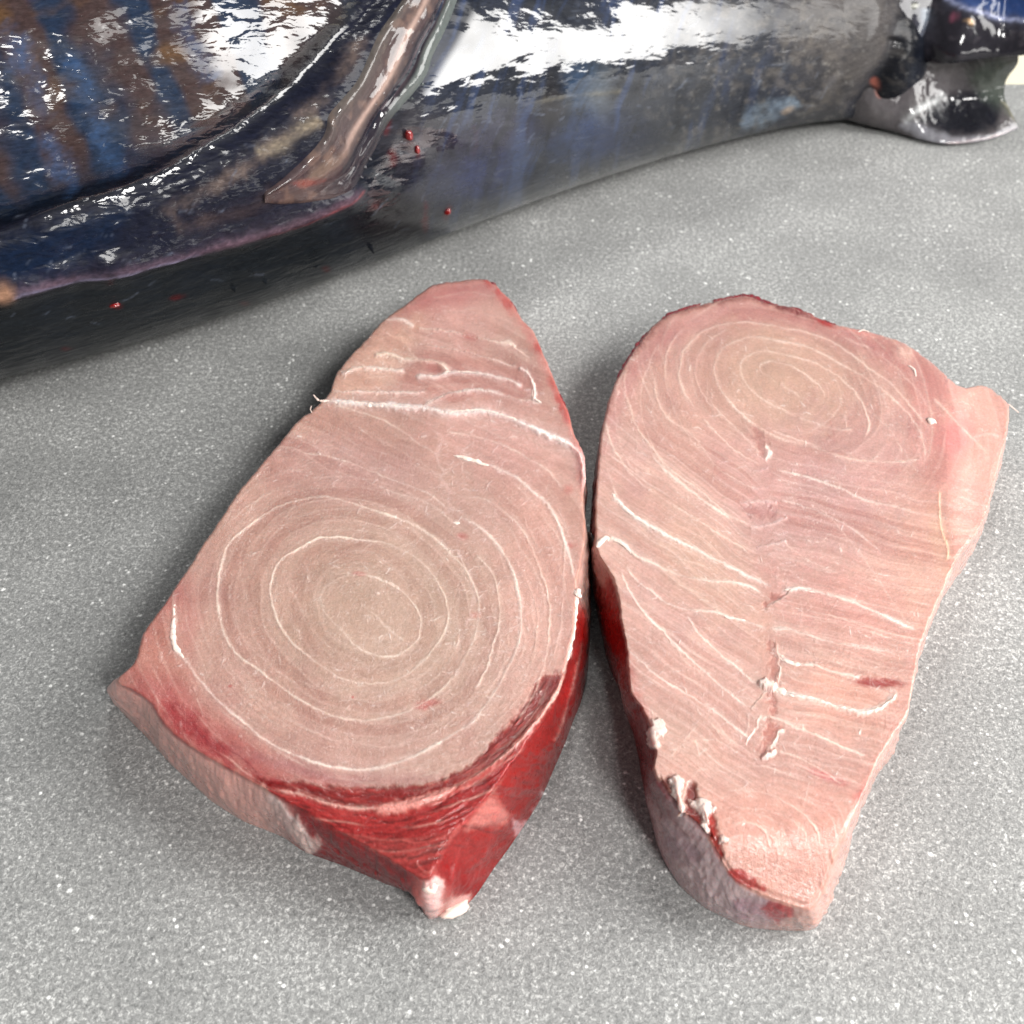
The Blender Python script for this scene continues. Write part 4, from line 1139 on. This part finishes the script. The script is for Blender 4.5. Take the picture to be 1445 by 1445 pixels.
def fish_relief(px, py):
    h = np.zeros(px.shape)
    pf, qf = px.ravel(), py.ravel()
    hf = np.zeros(pf.shape)
    idx, d, ar = line_field(pf, qf, GROOVE, 70, False, 0)
    if d is not None:
        f = np.clip(1 - np.abs(d) / 66, 0, 1)
        hf[idx] -= 0.006 * np.exp(-(np.clip(np.abs(d), 0, 66) / 24) ** 2) * f ** .5
        hf[idx] += np.where(d > 0, 1, 0) * 0
    for (q, amp, wd) in [([(-60,420),(0,412),(100,382),(199,362),(299,339),(365,322),(432,301),(478,282),(522,262)], .0055, 20),
                         ([(100,385),(200,345),(300,305),(380,262),(430,215),(470,150),(520,80),(570,0)], .004, 40),
                         ([(1205,175),(1240,115),(1268,55),(1280,-20)], -.008, 26),
                         ([(1222,160),(1252,110),(1272,50)], -.003, 10),
                         ([(540,0),(560,170),(530,260)], -.002, 40)]:
        idx, d, ar = line_field(pf, qf, q, 60, False, 0)
        if d is not None:
            hf[idx] += amp * np.exp(-(np.minimum(np.abs(d), 60) / wd) ** 2) * np.clip(1 - (d / 56) ** 2, 0, 1) * sstep(0, .1, ar) * sstep(1.0, .93, ar)
    hf += 0.0010 * fbm(pf / 60, qf / 45, 301, 3)
    return hf.reshape(px.shape)


def frame_at(n):
    C, s = spline(AX, n); R_, _ = spline(RAD, n)
    T = np.gradient(C, axis=0); T[:, 2] = 0; T /= np.linalg.norm(T, axis=1)[:, None]
    Pn = np.stack([-T[:, 1], T[:, 0], 0 * T[:, 0]], 1)
    C[:, 2] = np.maximum(C[:, 2], 0.005)
    return C, np.maximum(R_[:, 0], .004), Pn, s


NS = 1150
FC, FR, FP_, FS = frame_at(NS)
th = np.concatenate([np.linspace(-80, 50, 40, endpoint=False), np.linspace(50, 262, 400, endpoint=False), np.linspace(262, 280, 6, endpoint=False)])
th = np.radians(th); NA = len(th)
dirs = np.cos(th)[None, :, None] * FP_[:, None, :] + np.sin(th)[None, :, None] * np.array([0, 0, 1.0])
Vb = FC[:, None, :] + FR[:, None, None] * dirs
bx, by = project(Vb.reshape(-1, 3))
view = Vb.reshape(-1, 3) - CAMP
vis = ((dirs.reshape(-1, 3) * view).sum(1) < 0) & (view @ FWD > 0.1)
bx = np.where(vis, bx, 5000.0); by = np.where(vis, by, 5000.0)
face = -(dirs.reshape(-1, 3) * view).sum(1) / np.linalg.norm(view, axis=1)
face = np.where(vis, sstep(.02, .30, face), 0)
rel = fish_relief(bx, by) * face
Vb = (Vb.reshape(-1, 3) + dirs.reshape(-1, 3) * rel[:, None])


def paint_fish(P):
    px, py = P.px, P.py
    A = P.area
    P.c[:] = lin((38, 42, 52))
    P.r[:] = 0.30
    P.mix(.5 * sstep(-.2, .6, fbm(px / 70, py / 70, 401, 3)), (34, 44, 66))
    # barred flank, left of the groove: brown bars on blue
    flank = poly_sd(px, py, [(-400,-300),(-400,380),(-60,345),(83,300),(199,262),(299,206),(392,140),(478,50),(560,-60),(600,-300)])
    mf = sstep(6, -14, flank)
    P.mix(mf, (42, 56, 78))
    u = px - 0.42 * py + 16 * fbm(px / 60, py / 80, 411, 3)
    bar = sstep(.34, .66, vnoise(u / 46 + 2, np.zeros_like(u) + 3, 412) + 0.22 * fbm(px / 40, py / 50, 413, 3)) * sstep(300, 215, py + 0.35 * px + 20 * fbm(px / 30, py / 30, 414, 2) - 30)
    P.mix(mf * bar * .8, (80, 60, 52))
    P.mix(mf * sstep(.1, .7, fbm(px / 50, py / 40, 415, 3)) * sstep(230, 60, py) * .6, (118, 88, 52))
    P.mix(mf * sstep(.2, .8, fbm(px / 40, py / 60, 416, 3)) * .4, (60, 36, 40))
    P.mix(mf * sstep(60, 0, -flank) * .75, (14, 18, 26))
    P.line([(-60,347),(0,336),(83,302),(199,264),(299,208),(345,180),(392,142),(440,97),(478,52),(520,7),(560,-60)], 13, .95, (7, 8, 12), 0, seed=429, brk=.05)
    for i, q in enumerate([[(28,40),(34,75),(52,130),(62,185),(85,260)],[(0,30),(18,60),(20,110)],[(92,70),(118,120),(142,190),(175,255)],[(250,0),(272,60),(300,120)],[(60,190),(95,245),(100,285)]]):
        P.line(q, 13, .55, (62, 92, 132), 0, seed=420 + i, brk=.5, wiggle=8)
    # band between the groove and the pale ridge
    A([(-60,345),(83,300),(199,262),(299,206),(392,140),(478,50),(540,-60),(640,-60),(520,200),(480,285),(365,325),(199,365),(-60,425)], (34, 36, 52), .85, 12, 10)
    A([(0,350),(100,320),(180,300),(120,360),(0,400)], (26, 44, 70), .7, 18, 12)
    P.line([(220,300),(300,262),(380,210),(430,160),(480,100),(520,40)], 9, .8, (128, 112, 104), 0, seed=430, brk=.5, wiggle=6)
    P.line([(390,262),(350,290),(290,305),(240,318)], 8, .5, (120, 102, 96), 0, seed=431, brk=.5)
    P.line([(450,165),(400,200),(360,218)], 8, .95, (148, 136, 120), 0, seed=432)
    P.line([(-60,428),(0,413),(33,401),(100,384),(199,363),(299,340),(365,323),(432,302),(478,283),(520,264)], 5.5, .9, (132, 108, 122), .0006, seed=433, brk=.2)
    P.line([(0,415),(60,396),(120,384),(200,366),(280,347)], 1.6, .9, (178, 170, 200), .0005, seed=434)
    P.line([(360,328),(420,312),(470,290),(518,268)], 1.6, .7, (168, 96, 100), .0004, seed=435)
    P.blob(4, 410, 16, 18, -20, (206, 160, 130), .85, .3)
    # belly strip under the ridge: greenish grey, streaked along the body
    A([(-60,430),(100,395),(300,350),(480,295),(600,300),(560,400),(300,480),(-60,580)], (46, 50, 52), .65, 24, 10)
    # right-hand body
    P.blob(600, 200, 60, 60, 0, (74, 70, 76), .6); P.blob(640, 260, 60, 40, 0, (62, 66, 92), .55)
    P.blob(700, 190, 70, 40, -15, (60, 56, 84), .5)
    P.blob(560, 310, 70, 40, -20, (34, 26, 30), .7)
    P.blob(830, 190, 60, 40, -20, (52, 74, 118), .55); P.blob(820, 120, 30, 40, 0, (66, 96, 130), .5)
    P.blob(780, 150, 18, 50, 5, (44, 36, 36), .6)
    P.blob(880, 190, 40, 40, -20, (40, 50, 84), .5); P.blob(690, 245, 50, 30, -15, (38, 54, 110), .45)
    P.blob(850, 130, 22, 40, 0, (120, 128, 134), .4)
    A([(960,-80),(1290,-80),(1260,90),(1190,180),(1060,170),(1000,120)], (84, 84, 88), .7, 40, 30, 50, 440)
    A([(1140,-80),(1290,-80),(1260,90),(1190,150),(1120,120)], (108, 102, 98), .6, 30, 24, 40, 441)
    A([(880,80),(1100,60),(1150,140),(1000,190),(880,200)], (54, 58, 68), .55, 30, 20, 40, 442)
    A([(1045,176),(1060,152),(1095,140),(1128,142),(1118,158),(1085,172),(1070,182)], (140, 154, 168), .85, 7, 8, 10, 443)
    P.blob(1112, 156, 10, 5, -30, (190, 170, 150), .8)
    P.line([(1098,108),(1110,92),(1122,80)], 3, .6, (160, 170, 180), 0, seed=444)
    P.line([(1065,125),(1075,112)], 2.5, .5, (170, 176, 186), 0, seed=445)
    P.line([(1150,140),(1172,118),(1190,98)], 4, .4, (140, 140, 146), 0, seed=446)
    P.line([(735,150),(790,138),(850,132),(880,128)], 3, .5, (150, 142, 120), .0003, seed=447, brk=.8)
    A([(1200,190),(1240,120),(1270,60),(1285,-30),(1310,-30),(1300,80),(1262,160),(1230,200)], (18, 20, 28), .8, 12, 8)
    rm_ = sstep(860, 1010, px) * (1 - .6 * sstep(1170, 1230, px))
    P.mix(.55 * rm_ * sstep(-.1, .5, fbm(px / 11, py / 11, 601, 4)), (122, 116, 110))
    P.mix(.55 * rm_ * sstep(0, .6, fbm(px / 17, py / 14, 602, 4)), (48, 50, 58))
    P.mix(.6 * rm_ * sstep(.35, .8, fbm(px / 5, py / 5, 603, 3)), (150, 146, 140))
    P.blob(1241, 130, 7, 9, 0, (178, 110, 96), .95, .3)
    # blood
    for i, (x, y, rx, ry, a) in enumerate([(578,195,7,10,-30),(590,216,5,9,-20),(632,300,6,13,15),(600,305,5,16,0),(550,180,6,10,10),(162,432,10,5,0),(460,380,6,5,0),(567,362,9,4,-20),(556,225,6,12,0),(530,290,6,6,0),(250,420,10,4,-10),(345,428,7,3,0),(92,492,8,3,0)]):
        P.blob(x, y, rx, ry, a, (96, 16, 22), .7, .7, 450 + i)
    P.line([(668,175),(672,200),(668,220)], 3, .5, (70, 24, 50), 0, seed=470)
    up = px + .30 * py + 10 * fbm(px / 50, py / 50, 491, 2)
    sk = fbm(up / 13, py / 120, 492, 3)
    mr_ = sstep(560, 680, px) * sstep(1150, 950, px)
    P.mix(.55 * mr_ * sstep(.1, .6, sk), (66, 84, 122))
    P.mix(.6 * mr_ * sstep(-.1, -.6, sk), (16, 18, 26))
    P.mix(.5 * mr_ * sstep(.3, .8, fbm(px / 12, py / 5, 493, 3)), (90, 96, 110))
    # fine scuffs along the body
    ca, sa = math.cos(-.36), math.sin(-.36)
    u = px * ca + py * sa; v = -px * sa + py * ca
    st = fbm(u / 34, v / 3.0, 480, 3)
    P.c *= (1 + .22 * st)[:, None]
    P.mix(.5 * sstep(.35, .8, fbm(px / 7, py / 9, 481, 3)) * sstep(880, 1050, px), (140, 138, 136))
    rs = random.Random(11)
    for i in range(110):
        x = rs.uniform(0, 1250); y0 = np.interp(x, [0, 440, 800, 1200], [500, 380, 240, 150]); y = y0 - rs.uniform(0, 200)
        a = math.radians(rs.uniform(-70, 10)); l = rs.uniform(4, 22)
        P.line([(x, y), (x + l * .5 * math.cos(a) + rs.uniform(-2, 2), y + l * .5 * math.sin(a) + rs.uniform(-2, 2)), (x + l * math.cos(a), y + l * math.sin(a))], 0.9, rs.uniform(.15, .5), (150, 160, 180), 0, seed=500 + i, taper=False)
    P.r += .10 * fbm(px / 20, py / 20, 490, 3)
    P.r = np.clip(P.r, .12, .7)
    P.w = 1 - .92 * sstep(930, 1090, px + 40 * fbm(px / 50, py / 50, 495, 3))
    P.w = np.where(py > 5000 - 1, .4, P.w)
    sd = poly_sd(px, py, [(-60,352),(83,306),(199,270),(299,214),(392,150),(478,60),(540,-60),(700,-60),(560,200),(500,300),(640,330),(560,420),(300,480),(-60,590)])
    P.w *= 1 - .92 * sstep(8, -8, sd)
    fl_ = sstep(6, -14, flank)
    w1 = sstep(14, -14, poly_sd(px, py, [(320,-40),(560,-60),(500,20),(440,90),(400,120),(330,110),(290,50)]) + 16 * fbm(px / 25, py / 12, 497, 3))  # stronger wet coat in patches placed where the flank should show highlights
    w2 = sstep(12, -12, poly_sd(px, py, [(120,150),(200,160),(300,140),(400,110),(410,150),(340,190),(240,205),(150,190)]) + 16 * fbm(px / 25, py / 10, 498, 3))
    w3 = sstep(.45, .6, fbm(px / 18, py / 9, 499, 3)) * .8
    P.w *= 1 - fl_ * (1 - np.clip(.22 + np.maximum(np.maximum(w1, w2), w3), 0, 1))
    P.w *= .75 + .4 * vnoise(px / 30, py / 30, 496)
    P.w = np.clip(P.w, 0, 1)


PB = Paint(bx, by, (38, 42, 52))
paint_fish(PB)
PB.c = np.clip(PB.c, 0, 1) ** 1.12 * .62
Qb = grid_quads(NS, NA, True)
Nb = vert_normals(Vb, Qb)
if (Nb * dirs.reshape(-1, 3)).sum(1).mean() < 0: Qb = Qb[:, ::-1]; Nb = -Nb
Vb = Vb + Nb * (np.clip(PB.h, -.002, .002) * face)[:, None]
Vb[:, 2] = np.maximum(Vb[:, 2], .0004)
UVb = np.stack([np.repeat(FS, NA), np.tile(th, NS) * .11], 1)
# the seam column repeats uv: negligible, it lies on the far underside
PB.rip = np.clip(1 - .72 * sstep(520, 620, bx) + .35 * sstep(800, 900, bx) * fbm(bx / 12, by / 12, 899, 2), .15, 1.2)
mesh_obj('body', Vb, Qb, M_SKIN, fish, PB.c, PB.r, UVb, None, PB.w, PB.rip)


def body_hit(px, py, out=0.0):
    """first point of the smooth body on the sight line, pushed out along its normal"""
    d = rays(px, py); d = d / np.linalg.norm(d, axis=-1)[..., None]
    t = np.full(d.shape[:-1], .25)
    ids = np.linspace(0, NS - 1, 60).astype(int)
    C_ = FC[ids][:, :2]
    for _ in range(60):
        p = CAMP + d * t[..., None]
        best = np.full(t.shape, 9.0); fs = np.zeros(t.shape)
        for i in range(len(C_) - 1):
            ab = C_[i + 1] - C_[i]
            u = np.clip(((p[..., :2] - C_[i]) @ ab) / (ab @ ab), 0, 1)
            q = np.linalg.norm(p[..., :2] - C_[i] - u[..., None] * ab, axis=-1)
            m = q < best
            fs = np.where(m, ids[i] + u * (ids[i + 1] - ids[i]), fs)
            best = np.where(m, q, best)
        i0 = np.clip(fs.astype(int), 0, NS - 2); ff = (fs - i0)[..., None]
        cc = FC[i0] * (1 - ff) + FC[i0 + 1] * ff
        rr_ = FR[i0] * (1 - ff[..., 0]) + FR[i0 + 1] * ff[..., 0]
        n = p - cc
        q = np.linalg.norm(n, axis=-1) - rr_
        t = t + q * .85
        if np.abs(q).max() < 1e-4: break
    n /= np.linalg.norm(n, axis=-1)[..., None]
    return p + n * (out if np.isscalar(out) else out[..., None])


def resample(pts, n):
    L = smooth_line(pts, 4)
    s = np.concatenate([[0], np.cumsum(np.linalg.norm(np.diff(L, axis=0), axis=1))])
    t = np.linspace(0, s[-1], n)
    return np.stack([np.interp(t, s, L[:, k]) for k in range(2)], 1)


# folded side fin lying against the body
FA = resample([(368,279),(367,268),(380,256),(400,239),(440,199),(452,178),(458,155),(493,116),(514,76),(531,43),(552,15),(575,-20),(605,-80),(630,-130)], 260)
FB = resample([(370,281),(386,286),(404,287),(440,284),(478,276),(506,262),(530,228),(556,176),(584,142),(606,112),(618,76),(634,43),(650,0),(664,-50),(680,-130)], 260)
nv = 110
vv = np.linspace(0, 1, nv)[None, :, None]
FX = FA[:, None, :] * (1 - vv) + FB[:, None, :] * vv
vq = np.linspace(0, 1, nv)[None, :]
uq = np.linspace(0, 1, 260)[:, None]
prof = np.sqrt(np.clip(1 - (2 * vq - 1) ** 4, 0, 1))
relf = np.maximum(fish_relief(FX[..., 0], FX[..., 1]), -.002)
thick = relf + prof * (.0014 * sstep(0, .12, uq) + .0008) + .0010 * np.exp(-((vq - .47) / .10) ** 2) * sstep(.05, .3, uq) + .0014 * np.exp(-((vq - .12) / .07) ** 2) - .0022 * np.exp(-((vq - .70) / .07) ** 2) * sstep(.1, .4, uq) - .004 * (1 - prof)
thick = thick + .0002 * fbm(FX[..., 0] / 14, FX[..., 1] / 22, 601, 3)
Vf_ = body_hit(FX[..., 0], FX[..., 1], thick)
PF = Paint(FX[..., 0].ravel(), FX[..., 1].ravel(), (84, 66, 62))
vf = np.broadcast_to(vq, (260, nv)).ravel(); uf = np.broadcast_to(uq, (260, nv)).ravel()
nz = fbm(PF.px / 26, PF.py / 60, 602, 3)
PF.c[:] = lin((68, 57, 57))
PF.mix(.6 * sstep(-.1, .5, nz), (58, 46, 50))
PF.mix(.5 * sstep(.1, .6, fbm(PF.px / 14, PF.py / 18, 604, 3)), (112, 90, 80))
PF.mix(.6 * sstep(.30, .0, vf) * sstep(.15, .4, uf), (92, 90, 84))
PF.mix(.97 * sstep(.56, .64, vf + .05 * nz) * sstep(.10, .28, uf), (30, 27, 36))
PF.mix(.6 * np.exp(-((vf + .04 * nz - .70) / .025) ** 2) * sstep(.3, .5, uf), (92, 78, 84))
PF.mix(.97 * sstep(.74, .80, vf + .02 * nz + .12 * (uf - .6)) * sstep(.34, .52, uf), (84, 90, 88))
rv = .47 - .13 * sstep(.35, 1, uf)
PF.mix(.9 * np.exp(-((vf + .03 * nz - rv) / .05) ** 2) * sstep(.16, .36, uf), (158, 134, 124))
PF.blob(430, 252, 20, 6, 0, (128, 54, 46), .7, .6)
PF.blob(452, 234, 30, 10, -35, (116, 98, 86), .6, .6)
for i in range(26):
    v0 = .06 + .9 * i / 26
    k = int(20 + 15 * math.sin(i * 3.1)); 
    pts = [tuple(FX[j, int(v0 * (nv - 1))]) for j in range(max(4, k), 256, 24)]
    PF.line(pts, 1.6, .16, (40, 32, 34) if i % 2 else (104, 90, 86), -.0001, seed=610 + i, wiggle=2, brk=.7)
PF.r[:] = .28
Qf = grid_quads(260, nv)
Vf_ = Vf_.reshape(-1, 3)
Nf = vert_normals(Vf_, Qf)
if (Nf @ FWD).mean() > 0: Qf = Qf[:, ::-1]; Nf = -Nf
Vf_ = Vf_ + Nf * PF.h[:, None]
mesh_obj('side_fin', Vf_, Qf, M_FIN, fish, PF.c, PF.r)


# tail: two thick lobes, each a closed shell lofted between two edges
def lobe(name, A, za, B, zb, thick, bow, pf, seed):
    nu, nw = 200, 90
    a = resample(A, nu); b_ = resample(B, nu)
    za = np.interp(np.linspace(0, 1, nu), np.linspace(0, 1, len(za)), za); zb = np.interp(np.linspace(0, 1, nu), np.linspace(0, 1, len(zb)), zb)
    PA, PB_ = place(a[:, 0], a[:, 1], za), place(b_[:, 0], b_[:, 1], zb)
    w_ = np.linspace(0, 1, nw)[None, :, None]
    mid = PA[:, None] * (1 - w_) + PB_[:, None] * w_
    uu = np.linspace(0, 1, nu)[:, None]; ww = w_[..., 0]
    nrm = np.cross(np.gradient(mid, axis=0), np.gradient(mid, axis=1)); nrm /= np.linalg.norm(nrm, axis=-1)[..., None] + 1e-12
    if (nrm @ FWD).mean() > 0: nrm = -nrm
    mid = mid + nrm * bow(uu, ww)[..., None]
    tk = thick(uu, ww)
    mx, my = project(mid.reshape(-1, 3))
    mid = mid + nrm * (.0006 * fbm(mx / 12, my / 14, seed, 3)).reshape(nu, nw)[..., None]
    front = mid + nrm * tk[..., None] * .5; back = mid - nrm * tk[..., None] * .5
    V = np.concatenate([front, back[:, ::-1]], 1).reshape(-1, 3)
    V[:, 2] = np.maximum(V[:, 2], .0006)
    Q = grid_quads(nu, 2 * nw, True)
    N_ = vert_normals(V, Q)
    if (N_.reshape(nu, 2 * nw, 3)[:, :nw] * nrm).sum(-1).mean() < 0: Q = Q[:, ::-1]
    px, py = project(V)
    P = Paint(px, py, (34, 34, 40)); P.r[:] = .28
    pf(P)
    V = V + vert_normals(V, Q) * P.h[:, None]
    V[:, 2] = np.maximum(V[:, 2], .0006)
    return mesh_obj(name, V, Q, M_FIN, fish, P.c, P.r)


def pl(P):
    P.c[:] = lin((74, 70, 72))
    P.mix(.6 * sstep(-.2, .5, fbm(P.px / 22, P.py / 18, 701, 3)), (84, 80, 80))
    P.area([(1300,170),(1320,145),(1350,130),(1390,125),(1415,150),(1405,180),(1360,192),(1330,188)], (16, 18, 26), .9, 10, 8)
    P.area([(1270,176),(1290,170),(1330,188),(1380,194),(1440,176),(1440,184),(1400,200),(1340,206),(1300,198)], (128, 128, 134), .75, 5, 5, 12)
    P.line([(1274,176),(1290,160),(1306,148),(1322,140),(1334,130)], 4.5, .8, (170, 172, 172), .0008, seed=702, brk=.3)  # pale stroke along the ridge, painted as its edge highlight
    P.area([(1370,95),(1440,85),(1426,120),(1440,165),(1405,150),(1380,130)], (70, 78, 70), .7, 12, 8)
    for i in range(9):
        P.line([(1412 + i * 2, 140 + i * 3), (1424 + i * 1.5, 152 + i * 2.5), (1440, 166 + i * 1.6)], 1.1, .7, (150, 146, 128), .0004, seed=710 + i)
    P.line([(1425,100),(1423,120),(1430,140),(1440,165)], 1.4, .8, (176, 172, 150), .0003, seed=720)
    P.line([(1330,203),(1380,197),(1410,190),(1436,180)], 1.4, .8, (176, 160, 160), .0002, seed=721)
    P.blob(1241, 130, 6, 8, 0, (178, 110, 96), .95, .3)
    P.line([(1238,100),(1270,95),(1310,84)], 5, .5, (110, 112, 116), .0006, seed=722)
    P.line([(1262,85),(1276,88),(1288,84)], 4, .8, (176, 178, 184), .0012, seed=723)
    P.blob(1243, 98, 5, 4, 0, (200, 204, 210), .8)


lobe('tail_fin_lobe', [(1195,20),(1235,20),(1262,30),(1300,50),(1350,64),(1400,74),(1437,79)], [.080,.078,.072,.064,.060,.060,.060],
     [(1180,168),(1215,175),(1262,186),(1300,197),(1340,203),(1390,198),(1436,182)], [.006,.004,.003,.003,.003,.004,.006],
     lambda u, w: (.022 * (1 - sstep(0, .55, u)) + .0035) * np.sqrt(np.clip(1 - (2 * w - 1) ** 4, 0.02, 1)),
     lambda u, w: -.006 * (1 - sstep(0, .22, u)) - .022 * sstep(.30, .75, u) * np.sin(np.pi * np.clip(w, 0, 1)) ** 1.5 + .012 * np.sin(np.pi * w) * (1 - sstep(.1, .4, u)), pl, 31)


def pu(P):
    P.c[:] = lin((30, 28, 34))
    P.area([(1330,-80),(1520,-80),(1520,28),(1440,26),(1400,18),(1360,8),(1338,-10)], (30, 52, 96), .9, 6, 6)
    P.line([(1330,-5),(1352,8),(1380,16),(1410,26),(1450,30)], 3.2, .85, (140, 146, 176), .0008, seed=740, brk=.3)
    P.area([(1265,-20),(1300,0),(1320,60),(1280,100),(1240,100),(1262,50)], (50, 48, 56), .7, 10, 8)
    P.line([(1306,10),(1302,35),(1296,60),(1290,72)], 5.5, .75, (120, 136, 152), .0006, seed=741)
    P.line([(1290,-5),(1286,30),(1274,70)], 4, .8, (14, 16, 22), -.0012, seed=742)
    P.blob(1291, 8, 5, 4, 0, (150, 150, 140), .9, h=.0008); P.blob(1370, 31, 6, 4, 40, (196, 160, 120), .95, .2, h=.0008); P.blob(1345, 24, 5, 8, 20, (110, 60, 76), .7)
    P.mix(.3 * sstep(.2, .8, fbm(P.px / 10, P.py / 9, 743, 3)), (84, 78, 84))


lobe('tail_fin_lobe', [(1262,-80),(1300,-90),(1350,-90),(1420,-80),(1520,-70),(1640,-60)], [.105,.108,.110,.115,.125,.135],
     [(1235,108),(1262,100),(1290,86),(1340,88),(1400,81),(1450,77),(1530,72),(1640,60)], [.045,.050,.058,.060,.064,.066,.070,.078],
     lambda u, w: (.030 * (1 - sstep(0, .5, u)) + .010) * np.sqrt(np.clip(1 - (2 * w - 1) ** 4, 0.02, 1)),
     lambda u, w: .012 * np.sin(np.pi * w), pu, 32)

# ---------------------------------------------------------------- clots and drops of blood, each a thing of its own
def drop(pos, r, st, ang, label, mat, seed):
    V, F = lump((0, 0, 0), r, st, math.radians(ang), .35, 1.5, seed, 3)
    V[:, 2] = np.maximum(V[:, 2], -.3 * r)
    o = mesh_obj('blood_drop', V, F, mat)
    o.location = [float(q) for q in pos]
    return tag(o, label, 'blood drop', 'drops of blood by the whole fish')


drop(place(432, 388, .0022), .0034, (1.6, .8, .7), 10, 'blackish dried clot at the foot of the big fish above the left steak', M_DARKCLOT, 801)
drop(body_hit(np.array(578.), np.array(193.), -.0006), .0028, (.8, 1.0, 1.5), 20, 'fresh red drop on the dark skin just right of the folded fin', M_DROP, 802)
drop(body_hit(np.array(590.), np.array(214.), -.0006), .0020, (.7, .9, 1.8), 10, 'smaller red run of blood just below the fresh drop beside the fin', M_DROP, 803)
drop(body_hit(np.array(632.), np.array(300.), -.0006), .0026, (.8, 1.0, 1.5), 0, 'dull red drop low on the fish above the tip of the left steak', M_DROP, 804)
drop(place(459, 379, .0012), .0013, (1.2, 1.0, .7), 0, 'tiny red drop right beside the blackish clot', M_DROP, 805)
drop(body_hit(np.array(162.), np.array(431.), -.0006), .0022, (1.3, 1.0, .7), 0, 'lone red drop low on the belly at the left end of the fish', M_DROP, 806)
drop(body_hit(np.array(567.), np.array(360.), -.0006), .0017, (1.4, 1.0, .7), 0, 'small red drop at the lower edge of the fish straight above the left steak', M_DROP, 807)
